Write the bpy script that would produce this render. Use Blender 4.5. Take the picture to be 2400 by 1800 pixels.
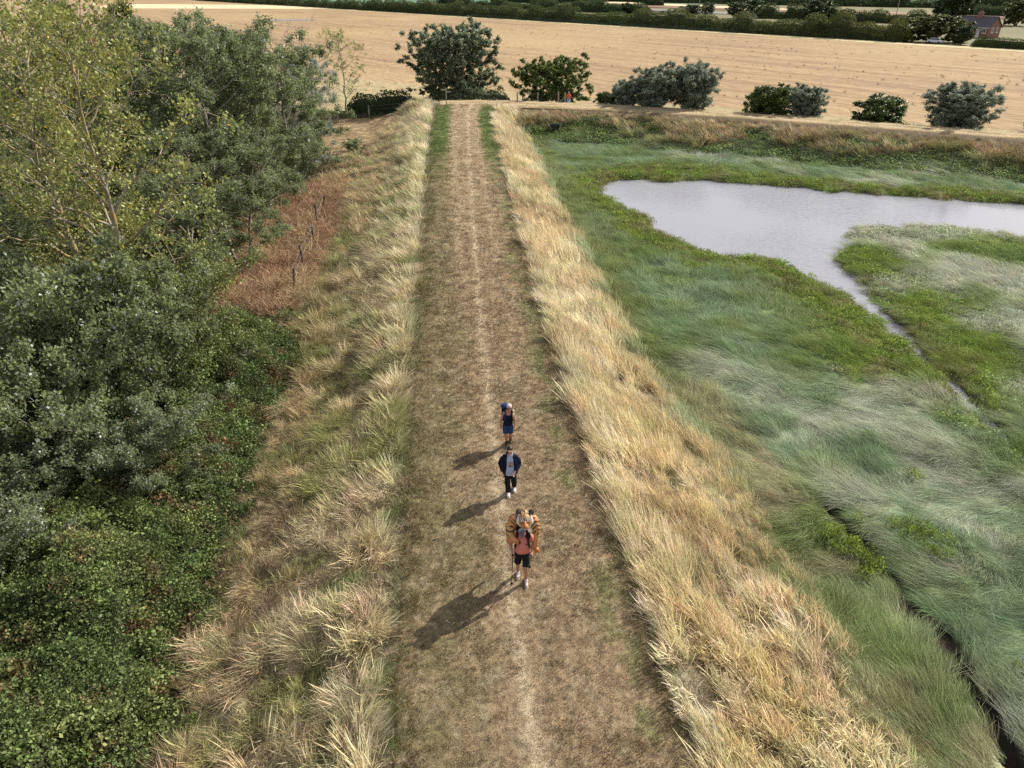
import bpy, bmesh, math, random
import numpy as np
from mathutils import Vector, Matrix

for _o in list(bpy.data.objects):
    bpy.data.objects.remove(_o)
scene = bpy.context.scene
COL = scene.collection
R = math.radians

# ------------------------------------------------------------------ camera
cam_d = bpy.data.cameras.new('camera')
cam_d.sensor_width = 36.0
cam_d.lens = 24.98
cam_d.clip_start = 0.1
cam_d.clip_end = 9000
cam = bpy.data.objects.new('camera', cam_d)
cam.location = (0, 0, 13.0)
cam.rotation_euler = (R(90 - 29.4), 0, 0)
COL.objects.link(cam)
scene.camera = cam

# ------------------------------------------------------------------ sky and sun
SUN_EL, SUN_AZ = 35.0, 51.5          # azimuth clockwise from +Y (the view direction), towards +X
world = bpy.data.worlds.new('World')
scene.world = world
world.use_nodes = True
_nt = world.node_tree
_bg = _nt.nodes['Background']
_sky = _nt.nodes.new('ShaderNodeTexSky')
_sky.sky_type = 'NISHITA'
_sky.sun_disc = False
_sky.sun_elevation = R(SUN_EL)
_sky.sun_rotation = R(SUN_AZ)
_sky.air_density = 1.0
_sky.dust_density = 2.0
_sky.ozone_density = 1.0
# thin broken cloud, as the pale reflection in the pond shows
_tc = _nt.nodes.new('ShaderNodeTexCoord')
_cm = _nt.nodes.new('ShaderNodeMapping'); _cm.inputs['Scale'].default_value = (1.6, 1.6, 4.5)
_cn = _nt.nodes.new('ShaderNodeTexNoise'); _cn.inputs['Scale'].default_value = 1.5; _cn.inputs['Detail'].default_value = 6; _cn.inputs['Roughness'].default_value = 0.55
_cr = _nt.nodes.new('ShaderNodeMapRange'); _cr.inputs['From Min'].default_value = 0.40; _cr.inputs['From Max'].default_value = 0.62
_cr.inputs['To Min'].default_value = 0.15; _cr.inputs['To Max'].default_value = 0.85
_cx = _nt.nodes.new('ShaderNodeMix'); _cx.data_type = 'RGBA'; _cx.inputs['B'].default_value = (8.6, 8.5, 9.0, 1)
_nt.links.new(_tc.outputs['Generated'], _cm.inputs['Vector']); _nt.links.new(_cm.outputs[0], _cn.inputs['Vector']); _nt.links.new(_cn.outputs['Fac'], _cr.inputs['Value'])
_nt.links.new(_cr.outputs[0], _cx.inputs['Factor']); _nt.links.new(_sky.outputs[0], _cx.inputs['A'])
_nt.links.new(_cx.outputs['Result'], _bg.inputs[0])
_bg.inputs[1].default_value = 0.078
sun_d = bpy.data.lights.new('sun', 'SUN')
sun_d.energy = 5.0
sun_d.angle = R(0.6)
sun_d.color = (1.0, 0.95, 0.87)
sun = bpy.data.objects.new('sun', sun_d)
_d = Vector((math.sin(R(SUN_AZ)) * math.cos(R(SUN_EL)), math.cos(R(SUN_AZ)) * math.cos(R(SUN_EL)), math.sin(R(SUN_EL))))
sun.rotation_euler = _d.to_track_quat('Z', 'Y').to_euler()
sun.location = (40, 30, 60)
COL.objects.link(sun)
scene.view_settings.view_transform = 'Standard'
scene.view_settings.look = 'None'
scene.view_settings.exposure = 0.55
scene.view_settings.gamma = 1.0
scene.view_settings.use_curve_mapping = False
scene.cycles.max_bounces = 5
scene.cycles.diffuse_bounces = 3
scene.cycles.transmission_bounces = 3
scene.cycles.transparent_max_bounces = 4
scene.cycles.sample_clamp_indirect = 4.0
scene.cycles.sample_clamp_direct = 8.0
scene.cycles.caustics_reflective = False
scene.cycles.caustics_refractive = False
scene.cycles.use_denoising = False

# ------------------------------------------------------------------ helpers
def tag(o, label=None, cat=None, group=None, kind=None):
    if label: o['label'] = label
    if cat: o['category'] = cat
    if group: o['group'] = group
    if kind: o['kind'] = kind
    return o

def empty(name, loc, rz=0.0):
    o = bpy.data.objects.new(name, None)
    o.location = loc
    o.rotation_euler = (0, 0, rz)
    o.empty_display_size = 0.2
    COL.objects.link(o)
    return o

def link(name, me, mat=None, parent=None, loc=(0, 0, 0)):
    o = bpy.data.objects.new(name, me)
    if mat is not None:
        for m in (mat if isinstance(mat, (list, tuple)) else [mat]):
            me.materials.append(m)
    if parent is not None: o.parent = parent
    o.location = loc
    COL.objects.link(o)
    return o

def np_mesh(name, V, F, smooth=False, mi=None):
    """V (n,3); F (m,3) or (m,4) or list of such arrays."""
    me = bpy.data.meshes.new(name)
    V = np.asarray(V, dtype=np.float32)
    Fs = F if isinstance(F, list) else [F]
    Fs = [np.asarray(f, dtype=np.int32) for f in Fs if len(f)]
    me.vertices.add(len(V))
    me.vertices.foreach_set('co', V.ravel())
    if Fs:
        loops = np.concatenate([f.ravel() for f in Fs])
        sizes = np.concatenate([np.full(len(f), f.shape[1], dtype=np.int32) for f in Fs])
        starts = np.concatenate([[0], np.cumsum(sizes)[:-1]]).astype(np.int32)
        me.loops.add(len(loops))
        me.loops.foreach_set('vertex_index', loops)
        me.polygons.add(len(sizes))
        me.polygons.foreach_set('loop_start', starts)
        me.polygons.foreach_set('loop_total', sizes)
        me.polygons.foreach_set('use_smooth', np.full(len(sizes), bool(smooth)))
        if mi is not None:
            me.polygons.foreach_set('material_index', np.asarray(mi, dtype=np.int32))
    me.update(calc_edges=True)
    me.validate()
    return me

def attr(me, name, typ, dom, data):
    a = me.attributes.new(name, typ, dom)
    key = {'FLOAT': 'value', 'INT': 'value', 'FLOAT_VECTOR': 'vector', 'FLOAT_COLOR': 'color'}[typ]
    a.data.foreach_set(key, np.ascontiguousarray(data, dtype=np.int32 if typ == 'INT' else np.float32).ravel())

def rgba(c):
    c = np.asarray(c, dtype=np.float32)
    return np.concatenate([c, np.ones((len(c), 1), np.float32)], axis=1)

# ---- noise
_rs = np.random.RandomState(7)
_T = _rs.rand(256, 256).astype(np.float32)
def vn(x, y, s=0):
    x = np.asarray(x, dtype=np.float64) + s * 17.31
    y = np.asarray(y, dtype=np.float64) + s * 9.77
    xi = np.floor(x).astype(np.int64); yi = np.floor(y).astype(np.int64)
    fx = x - xi; fy = y - yi
    fx = fx * fx * (3 - 2 * fx); fy = fy * fy * (3 - 2 * fy)
    a = _T[xi & 255, yi & 255]; b = _T[(xi + 1) & 255, yi & 255]
    c = _T[xi & 255, (yi + 1) & 255]; d = _T[(xi + 1) & 255, (yi + 1) & 255]
    return (a * (1 - fx) + b * fx) * (1 - fy) + (c * (1 - fx) + d * fx) * fy
def fbm(x, y, s=0, o=4):
    t = 0; a = 0.5; n = 0
    for k in range(o):
        t = t + a * vn(x * 2 ** k, y * 2 ** k, s + k * 3); n += a; a *= 0.5
    return t / n
def sstep(a, b, x):
    t = np.clip((x - a) / (b - a), 0, 1)
    return t * t * (3 - 2 * t)
def mixc(a, b, t):
    t = np.asarray(t)[..., None]
    return np.asarray(a) * (1 - t) + np.asarray(b) * t

def poly_sd(x, y, poly):
    """signed distance to a closed polygon, negative inside"""
    P = np.asarray(poly, dtype=np.float64)
    d = np.full(x.shape, 1e9); ins = np.zeros(x.shape, bool)
    for i in range(len(P)):
        ax, ay = P[i]; bx, by = P[(i + 1) % len(P)]
        ex, ey = bx - ax, by - ay
        t = np.clip(((x - ax) * ex + (y - ay) * ey) / (ex * ex + ey * ey + 1e-12), 0, 1)
        d = np.minimum(d, np.hypot(x - ax - t * ex, y - ay - t * ey))
        c = (ay > y) != (by > y)
        xx = ax + (y - ay) * ex / (ey if abs(ey) > 1e-9 else 1e-9)
        ins ^= c & (x < xx)
    return np.where(ins, -d, d)
def line_d(x, y, pts):
    """distance to an open polyline, and side (+1 = left of travel)"""
    P = np.asarray(pts, dtype=np.float64)
    d = np.full(x.shape, 1e9); sd = np.zeros(x.shape); tt = np.zeros(x.shape)
    for i in range(len(P) - 1):
        ax, ay = P[i]; bx, by = P[i + 1]
        ex, ey = bx - ax, by - ay
        t = np.clip(((x - ax) * ex + (y - ay) * ey) / (ex * ex + ey * ey), 0, 1)
        dd = np.hypot(x - ax - t * ex, y - ay - t * ey)
        m = dd < d
        d = np.where(m, dd, d)
        sd = np.where(m, np.sign(ex * (y - ay) - ey * (x - ax)), sd)
        tt = np.where(m, i + t, tt)
    return d, sd, tt

# ---- materials
def mat_new(name):
    m = bpy.data.materials.new(name)
    m.use_nodes = True
    nt = m.node_tree
    b = nt.nodes['Principled BSDF']
    return m, nt, b

def simple(name, col, rough=0.7, metal=0.0, spec=0.3, bump=0.0, scale=40.0, var=0.12):
    """principled with a little procedural mottling and relief"""
    m, nt, b = mat_new(name)
    b.inputs['Roughness'].default_value = rough
    b.inputs['Metallic'].default_value = metal
    b.inputs['Specular IOR Level'].default_value = spec
    tc = nt.nodes.new('ShaderNodeTexCoord')
    n = nt.nodes.new('ShaderNodeTexNoise')
    n.inputs['Scale'].default_value = scale
    n.inputs['Detail'].default_value = 4
    nt.links.new(tc.outputs['Object'], n.inputs['Vector'])
    mr = nt.nodes.new('ShaderNodeMapRange')
    mr.inputs['To Min'].default_value = 1 - var
    mr.inputs['To Max'].default_value = 1 + var
    nt.links.new(n.outputs['Fac'], mr.inputs['Value'])
    mx = nt.nodes.new('ShaderNodeVectorMath'); mx.operation = 'SCALE'
    mx.inputs[0].default_value = col[:3]
    nt.links.new(mr.outputs[0], mx.inputs['Scale'])
    nt.links.new(mx.outputs[0], b.inputs['Base Color'])
    if bump:
        bp = nt.nodes.new('ShaderNodeBump')
        bp.inputs['Strength'].default_value = bump
        bp.inputs['Distance'].default_value = 0.02
        nt.links.new(n.outputs['Fac'], bp.inputs['Height'])
        nt.links.new(bp.outputs[0], b.inputs['Normal'])
    return m

def blade_mat(name, trans=0.3, rough=0.55, inst=True, back=None, var=0.35, spec=0.25, shift=0.0):
    """grass and leaves: colour from the instance (or mesh) attribute 'col', varied per blade by 'bv';
    leaves of white poplar have a really pale underside (back)."""
    m, nt, b = mat_new(name)
    N = nt.nodes; L = nt.links
    a = N.new('ShaderNodeAttribute'); a.attribute_name = 'col'
    a.attribute_type = 'INSTANCER' if inst else 'GEOMETRY'
    v = N.new('ShaderNodeAttribute'); v.attribute_name = 'bv'
    mr = N.new('ShaderNodeMapRange')
    mr.inputs['To Min'].default_value = 1 - var
    mr.inputs['To Max'].default_value = 1 + var
    L.new(v.outputs['Fac'], mr.inputs['Value'])
    sc = N.new('ShaderNodeVectorMath'); sc.operation = 'SCALE'
    L.new(a.outputs['Color'], sc.inputs[0]); L.new(mr.outputs[0], sc.inputs['Scale'])
    colour = sc.outputs[0]
    if back is not None:
        g = N.new('ShaderNodeNewGeometry')
        mx = N.new('ShaderNodeMix'); mx.data_type = 'RGBA'
        L.new(g.outputs['Backfacing'], mx.inputs['Factor'])
        L.new(colour, mx.inputs['A'])
        sc2 = N.new('ShaderNodeVectorMath'); sc2.operation = 'SCALE'
        sc2.inputs[0].default_value = back
        L.new(mr.outputs[0], sc2.inputs['Scale'])
        L.new(sc2.outputs[0], mx.inputs['B'])
        colour = mx.outputs['Result']
    L.new(colour, b.inputs['Base Color'])
    b.inputs['Roughness'].default_value = rough
    b.inputs['Specular IOR Level'].default_value = spec
    if trans:
        t = N.new('ShaderNodeBsdfTranslucent')
        L.new(colour, t.inputs['Color'])
        ms = N.new('ShaderNodeMixShader'); ms.inputs[0].default_value = trans
        L.new(b.outputs[0], ms.inputs[1]); L.new(t.outputs[0], ms.inputs[2])
        L.new(ms.outputs[0], N['Material Output'].inputs['Surface'])
    return m

def ground_mat(name, fine=30.0, amp=0.35, bump=0.6, stretch=(1, 1, 1), dist=0.04, rough=0.9):
    """colour from the vertex attribute 'col', with fine procedural grain and relief"""
    m, nt, b = mat_new(name)
    N = nt.nodes; L = nt.links
    a = N.new('ShaderNodeAttribute'); a.attribute_name = 'col'
    g = N.new('ShaderNodeNewGeometry')
    mp = N.new('ShaderNodeMapping'); mp.inputs['Scale'].default_value = stretch
    L.new(g.outputs['Position'], mp.inputs['Vector'])
    n1 = N.new('ShaderNodeTexNoise'); n1.inputs['Scale'].default_value = fine; n1.inputs['Detail'].default_value = 5
    n1.inputs['Roughness'].default_value = 0.7
    n2 = N.new('ShaderNodeTexNoise'); n2.inputs['Scale'].default_value = fine * 0.17; n2.inputs['Detail'].default_value = 4
    L.new(mp.outputs[0], n1.inputs['Vector']); L.new(mp.outputs[0], n2.inputs['Vector'])
    ad = N.new('ShaderNodeMath'); ad.operation = 'ADD'
    L.new(n1.outputs['Fac'], ad.inputs[0]); L.new(n2.outputs['Fac'], ad.inputs[1])
    mr = N.new('ShaderNodeMapRange')
    mr.inputs['From Min'].default_value = 0.6; mr.inputs['From Max'].default_value = 1.4
    mr.inputs['To Min'].default_value = 1 - amp; mr.inputs['To Max'].default_value = 1 + amp
    L.new(ad.outputs[0], mr.inputs['Value'])
    sc = N.new('ShaderNodeVectorMath'); sc.operation = 'SCALE'
    L.new(a.outputs['Color'], sc.inputs[0]); L.new(mr.outputs[0], sc.inputs['Scale'])
    L.new(sc.outputs[0], b.inputs['Base Color'])
    b.inputs['Roughness'].default_value = rough
    b.inputs['Specular IOR Level'].default_value = 0.1
    if bump:
        bp = N.new('ShaderNodeBump'); bp.inputs['Strength'].default_value = bump; bp.inputs['Distance'].default_value = dist
        L.new(ad.outputs[0], bp.inputs['Height']); L.new(bp.outputs[0], b.inputs['Normal'])
    return m

# ---- scatter: one mesh object holds the anchor points and the tuft shapes; nodes set the tufts on the points
_TREES = {}
def scatter_tree(K):
    if K in _TREES: return _TREES[K]
    nt = bpy.data.node_groups.new('tufts_on_points_%d' % K, 'GeometryNodeTree')
    nt.interface.new_socket(name='Geometry', in_out='INPUT', socket_type='NodeSocketGeometry')
    nt.interface.new_socket(name='Geometry', in_out='OUTPUT', socket_type='NodeSocketGeometry')
    N = nt.nodes; L = nt.links
    gi = N.new('NodeGroupInput'); go = N.new('NodeGroupOutput')
    def named(n, typ):
        q = N.new('GeometryNodeInputNamedAttribute'); q.data_type = typ; q.inputs['Name'].default_value = n
        return q.outputs['Attribute']
    pr = named('proto', 'INT')
    def sel(k):
        c = N.new('FunctionNodeCompare'); c.data_type = 'INT'; c.operation = 'EQUAL'
        L.new(pr, c.inputs[2]); c.inputs[3].default_value = k
        s = N.new('GeometryNodeSeparateGeometry'); s.domain = 'POINT'
        L.new(gi.outputs[0], s.inputs['Geometry']); L.new(c.outputs[0], s.inputs['Selection'])
        return s.outputs['Selection']
    jn = N.new('GeometryNodeJoinGeometry')
    for k in range(K):
        ti = N.new('GeometryNodeGeometryToInstance')
        L.new(sel(k), ti.inputs[0]); L.new(ti.outputs[0], jn.inputs[0])
    ip = N.new('GeometryNodeInstanceOnPoints')
    L.new(sel(-1), ip.inputs['Points']); L.new(jn.outputs[0], ip.inputs['Instance'])
    ip.inputs['Pick Instance'].default_value = True
    L.new(named('pick', 'INT'), ip.inputs['Instance Index'])
    er = N.new('FunctionNodeEulerToRotation'); L.new(named('rot', 'FLOAT_VECTOR'), er.inputs[0])
    L.new(er.outputs[0], ip.inputs['Rotation'])
    L.new(named('scl', 'FLOAT_VECTOR'), ip.inputs['Scale'])
    L.new(ip.outputs[0], go.inputs[0])
    _TREES[K] = nt
    return nt

def scatter(name, protos, pts, rot, scl, col, mat, pick=None, seed=0, label=None, parent=None):
    """protos: list of (V,F list,bv per face)"""
    K = len(protos); n = len(pts)
    rs = np.random.RandomState(seed)
    Vs = [np.asarray(pts, np.float32)]; pid = [np.full(n, -1)]; F3 = []; F4 = []; b3 = []; b4 = []; off = n
    for k, (V, F, bv) in enumerate(protos):
        for f, bb in zip(F, bv):
            if not len(f): continue
            (F3 if f.shape[1] == 3 else F4).append(f + off); (b3 if f.shape[1] == 3 else b4).append(bb)
        Vs.append(V); pid.append(np.full(len(V), k)); off += len(V)
    V = np.concatenate(Vs); pid = np.concatenate(pid)
    Fl = []; bl = []
    if F3: Fl.append(np.concatenate(F3)); bl.append(np.concatenate(b3))
    if F4: Fl.append(np.concatenate(F4)); bl.append(np.concatenate(b4))
    me = np_mesh(name, V, Fl)
    M = len(V)
    def full(a, w):
        z = np.zeros((M, w), np.float32); z[:n] = a; return z
    attr(me, 'proto', 'INT', 'POINT', pid)
    pk = np.zeros(M); pk[:n] = rs.randint(0, K, n) if pick is None else pick
    attr(me, 'pick', 'INT', 'POINT', pk)
    attr(me, 'rot', 'FLOAT_VECTOR', 'POINT', full(rot, 3))
    attr(me, 'scl', 'FLOAT_VECTOR', 'POINT', full(scl, 3))
    attr(me, 'col', 'FLOAT_COLOR', 'POINT', rgba(full(col, 3)))
    attr(me, 'bv', 'FLOAT', 'FACE', np.concatenate(bl))
    o = link(name, me, mat, parent)
    o['kind'] = 'stuff'
    if label: o['label'] = label
    md = o.modifiers.new('tufts', 'NODES'); md.node_group = scatter_tree(K)
    return o

def tuft(seed, n=50, h=(0.4, 0.8), rad=0.16, w=0.009, lean=0.35, spread=0.35, droop=0.3, head=0.0, segs=3, flat=0.0):
    """a tuft of curved blades that lean to +x"""
    rs = np.random.RandomState(seed)
    V = []; F4 = []; F3 = []; b4 = []; b3 = []
    for i in range(n):
        a = rs.rand() * 6.283; r = rad * math.sqrt(rs.rand())
        p = np.array([r * math.cos(a), r * math.sin(a), -0.03])
        ln = rs.uniform(*h); hd_ = head > 0 and rs.rand() < 0.45
        bv = rs.uniform(0.6, 1.0) if hd_ else rs.rand() * (0.75 if head > 0 else 1.0)
        d = np.array([lean + spread * rs.randn() + 0.5 * r / max(rad, 1e-3) * spread * math.cos(a),
                      spread * rs.randn() + 0.5 * r / max(rad, 1e-3) * spread * math.sin(a), 1.0 - flat])
        d /= np.linalg.norm(d)
        bend = np.array([lean * rs.uniform(0.3, 1.5) + droop * rs.randn() * 0.6, droop * rs.randn() * 0.6, -droop * rs.uniform(0.3, 1.3)])
        side = np.cross(d, rs.randn(3)); side /= np.linalg.norm(side) + 1e-9
        st = len(V); sl = ln / segs
        for k in range(segs + 1):
            ww = w * (1 - 0.75 * k / segs) * rs.uniform(0.9, 1.1) if not hd_ else w * (0.7 if k < segs - 1 else (1.0 + head if k == segs - 1 else 0.4))
            V.append(p - side * ww * 0.5); V.append(p + side * ww * 0.5)
            p = p + d * sl
            if p[2] < 0.015: p[2] = 0.015 + 0.02 * rs.rand()
            d = d + bend / segs; d /= np.linalg.norm(d)
        for k in range(segs):
            q = st + 2 * k
            F4.append((q, q + 1, q + 3, q + 2)); b4.append(bv)
    return (np.array(V, np.float32), [np.array(F4, np.int32)], [np.array(b4, np.float32)])

def leafclump(seed, n=40, r=0.25, size=0.07, flat=0.5, aspect=0.7, up=0.6):
    """a cushion of small leaves"""
    rs = np.random.RandomState(seed)
    c = rs.randn(n, 3); c /= np.linalg.norm(c, axis=1)[:, None]
    c *= (r * rs.rand(n) ** 0.4)[:, None]; c[:, 2] = np.abs(c[:, 2]) * flat + 0.02
    return leaves_at(c, rs, size, aspect, up)

def leaves_at(c, rs, size, aspect=0.7, up=0.5, jit=0.3):
    n = len(c)
    nr = rs.randn(n, 3); nr[:, 2] += up * 2; nr /= np.linalg.norm(nr, axis=1)[:, None]
    t = np.cross(nr, rs.randn(n, 3)); t /= np.linalg.norm(t, axis=1)[:, None] + 1e-9
    b = np.cross(nr, t)
    s = (size * rs.uniform(1 - jit, 1 + jit, n))[:, None]
    V = np.empty((n, 4, 3))
    V[:, 0] = c - t * s * 0.5
    V[:, 1] = c + b * s * 0.5 * aspect + nr * s * 0.08
    V[:, 2] = c + t * s * 0.5
    V[:, 3] = c - b * s * 0.5 * aspect + nr * s * 0.08
    F = np.arange(n * 4).reshape(n, 4)
    return (V.reshape(-1, 3).astype(np.float32), [F.astype(np.int32)], [rs.rand(n).astype(np.float32)])
# ------------------------------------------------------------------ the lie of the land (metres; mown crest of the bank at z = 0)
YL = [-40, 8.2, 10.1, 12.8, 16.7, 21.5, 31.3, 45.7, 66.1, 89.9, 96]
XL = [-0.9, -2.3, -2.5, -2.75, -3.1, -3.5, -4.3, -5.5, -7.3, -9.1, -9.3]
YR = [-40, 8.2, 10.1, 12.8, 16.7, 23.1, 31.3, 45.7, 66.1, 86, 91, 96]
XR = [6.3, 3.6, 3.35, 3.0, 2.55, 1.95, 1.2, 0.25, -1.0, -2.2, -2.0, -1.0]
BANK2 = [(-9, 94.6), (-3, 95.0), (4, 93.4), (12, 91.2), (21.5, 87.4), (29.5, 83.4), (40, 78.0), (50.5, 72.4), (80, 56), (150, 14)]
POND = [(7.6, 62.1), (8.2, 64.5), (9.4, 65.9), (11.5, 66.4), (14.0, 65.4), (17.3, 66.3), (21, 65.0), (26.3, 62.8), (34.2, 60.0), (42.0, 58.0), (60, 53.5),
        (62, 44), (44, 47.2), (36.1, 48.8), (32.9, 51.0), (29.4, 51.6), (26.3, 51.6), (24.0, 50.2), (23.4, 47.6), (21.2, 45.0), (21.0, 42.6), (20.9, 40.0), (20.4, 37.2),
        (19.0, 40.0), (18.0, 43.0), (15.9, 45.0), (13.9, 45.3), (12.4, 46.7), (11.9, 48.1), (10.4, 51.0), (10.7, 53.8), (9.4, 56)]
CREEK = [(20.3, 38.5), (19.9, 35.4), (20.1, 32.9), (19.7, 30.1), (19.8, 28.0), (19.5, 26.0), (19.7, 24.5), (19.4, 21.4), (19.8, 17.0), (20.5, 8)]
DITCH = [(12.2, 2), (11.8, 9.8), (11.7, 12.6), (11.4, 17.2), (11.0, 19.0)]
BRAMBLE = [(-7.5, 2), (-7.7, 9.6), (-7.9, 10.9), (-8.1, 12.1), (-8.5, 14.5), (-9.0, 16.3), (-8.8, 18.5), (-9.1, 21.1), (-9.3, 24.3), (-9.3, 27.4),
           (-10.3, 31.1), (-12.2, 33.4), (-16, 34), (-30, 34), (-30, 2)]
BRACKEN = [(-16.2, 35.0), (-12.2, 34.5), (-11.6, 38), (-12.0, 41.4), (-12.3, 46.8), (-13.4, 54.8), (-14.6, 63.7), (-18.5, 62), (-19, 44.9), (-18.6, 38)]
CUT = [(-22, 96), (-14.5, 96.3), (-13.9, 92.1), (-15.0, 80.5), (-16.3, 73), (-19.5, 74), (-22, 84)]
WATER_Z = -2.80

def xl(y): return np.interp(y, YL, XL)
def xr(y): return np.interp(y, YR, XR)

def terrain(x, y, want=False):
    x = np.asarray(x, np.float64); y = np.asarray(y, np.float64)
    dl = xl(y) - x; dr = x - xr(y)
    dy = y - 95.5
    lat = np.maximum(dl, dr)
    d1 = np.hypot(np.maximum(lat, 0), np.maximum(dy, 0)) * np.where((lat > 0) | (dy > 0), 1, 0)
    d2r, side2, _ = line_d(x, y, BANK2)
    front = (side2 < 0)                                   # camera side of the second bank
    d2 = np.maximum(d2r - 2.1, 0)
    right = (x > (xl(y) + xr(y)) / 2)
    marsh = (x > xr(np.minimum(y, 95))) & front & (y < 96)
    wob = (fbm(x * 0.25, y * 0.25, 3) - 0.5)
    base = np.where(marsh, -2.56, -2.2)
    w1 = np.where(right, np.interp(y, [14, 34, 60], [6.2, 4.9, 4.4]), 6.6) * (1 + 0.25 * wob)
    p1 = 1 - np.clip(d1 / w1, 0, 1.0); p1 = np.where(d1 > 0, p1 * (0.75 + 0.25 * p1), 1)
    w2 = np.where(front, 8.2, 4.5) * (1 + 0.3 * wob)
    p2 = 1 - np.clip(d2 / w2, 0, 1); p2 = np.where(d2 > 0, p2 * (0.75 + 0.25 * p2), 1)
    p = np.maximum(p1, p2)
    z = base * (1 - p)
    z = np.where(p >= 0.999, -0.035, z)
    z = z + (fbm(x * 0.8, y * 0.8, 11) - 0.5) * 0.18 * sstep(0.99, 0.8, p) * (np.abs(y) < 140)
    # a shelf of tussocks in the marsh
    z = z + np.where(marsh & (p < 0.25), (fbm(x * 0.35, y * 0.35, 21) - 0.5) * 0.16, 0)
    near = marsh & (p < 0.4) & (x < 66) & (y > 0)
    sdp = np.full(x.shape, 9.0); dck = np.full(x.shape, 9.0); ddt = np.full(x.shape, 9.0)
    if near.any():
        xx = x[near]; yy = y[near]
        s = poly_sd(xx, yy, POND) + (fbm(xx * 0.9, yy * 0.9, 5) - 0.5) * 1.5 + (fbm(xx * 3.1, yy * 3.1, 6) - 0.5) * 0.5
        s2 = np.hypot((xx - 16.2) / 1.7, (yy - 68.4) / 0.8) - 0.6 + (fbm(xx * 2, yy * 2, 8) - 0.5) * 0.8
        s = np.minimum(s, s2)
        sdp[near] = s
        dc, _, tc = line_d(xx, yy, CREEK)
        wc = 0.55 - 0.05 * tc
        dck[near] = dc - wc * (-1.15 + 3.3 * fbm(xx * 1.1, yy * 0.9, 9)) - 0.30 * sstep(33, 37, yy)
        dd, _, _ = line_d(xx, yy, DITCH)
        ddt[near] = dd + (fbm(xx * 1.3, yy * 1.3, 4) - 0.5) * 0.9
    z = np.where(sdp < 1.0, np.where(sdp < 0, WATER_Z - 0.03 - np.clip(-sdp * 0.25, 0, 0.5), WATER_Z - 0.03 + (z - WATER_Z + 0.03) * sstep(0, 0.9, sdp)), z)
    z = np.where(dck < 0.6, np.minimum(z, WATER_Z - 0.05 + (z - WATER_Z + 0.05) * sstep(-0.15, 0.6, dck)), z)
    z = np.where(ddt < 0.55, np.maximum(z - 0.75 * (1 - sstep(0.10, 0.45, ddt)), np.where(y > 13, WATER_Z + 0.02, -4)), z)
    if want:
        return z, dict(dl=dl, dr=dr, d1=d1, d2=d2, front=front, right=right, marsh=marsh, p=p, p1=p1, p2=p2, sdp=sdp, dck=dck, ddt=ddt)
    return z

# base colours (real surface colours, linear)
C_STRAW = np.array((0.58, 0.485, 0.295)); C_PALE = np.array((0.68, 0.605, 0.42)); C_TAN = np.array((0.46, 0.345, 0.20))
C_BROWN = np.array((0.29, 0.205, 0.12)); C_RED = np.array((0.42, 0.265, 0.165)); C_OLIVE = np.array((0.30, 0.29, 0.115))
C_GREEN = np.array((0.205, 0.275, 0.085)); C_BRIGHT = np.array((0.215, 0.29, 0.055)); C_BLUE = np.array((0.265, 0.355, 0.195))
C_GREY = np.array((0.52, 0.535, 0.41)); C_MUD = np.array((0.12, 0.095, 0.07))

def marsh_col(x, y, q):
    """colour of the marsh plants at x, y"""
    n1 = fbm(x * 0.16, y * 0.16, 31); n2 = fbm(x * 0.45, y * 0.45, 35); n3 = fbm(x * 1.3, y * 1.3, 37)
    c = mixc(C_BLUE, C_GREEN, sstep(0.42, 0.66, n2))
    pale = sstep(0.515, 0.64, n1 * 0.55 + n2 * 0.45 + 0.10 * np.exp(-((x - 17) ** 2 + (y - 17) ** 2) / 70.0) + 0.10 * np.exp(-((x - 33) ** 2 + (y - 42) ** 2) / 30.0)
                 - 0.10 * sstep(26, 32, y) * (x < 19))
    c = mixc(c, C_GREY, pale * (0.55 + 0.45 * n3))
    nearwater = np.minimum(q['sdp'], q['dck'] * 0.62 + 0.2 + 3.0 * sstep(30, 23, y))
    br = 1 - sstep(1.8, 4.2, nearwater + (n2 - 0.5) * 5)
    c = mixc(c, mixc(C_BRIGHT, C_OLIVE * 0.8, sstep(0.4, 0.7, n3)), br)
    # the island to the right: brighter green with pale hummocks
    isl = sstep(20.5, 22.5, x) * (y < 52) * sstep(20, 26, y)
    c = mixc(c, mixc(C_BRIGHT, C_GREY, sstep(0.52, 0.66, n1)), isl * 0.75)
    # strip at the foot of the straw bank
    toe = np.exp(-((q['dr'] - 5.6) / 1.1) ** 2)
    c = mixc(c, mixc(C_OLIVE, C_GREEN, n3), np.clip(toe, 0, 1) * 0.8)
    inner = sstep(0.4, -0.6, x - np.interp(y, [2, 9.8, 12.6, 17.2, 20.8, 26.6, 31], [12.2, 11.8, 11.7, 11.4, 10.6, 9.2, 8.3])) * sstep(34, 26, y)
    c = mixc(c, mixc(mixc(C_OLIVE, C_PALE, 0.45), C_GREEN, sstep(0.4, 0.65, n2)), inner * 0.75)
    return c

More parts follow.
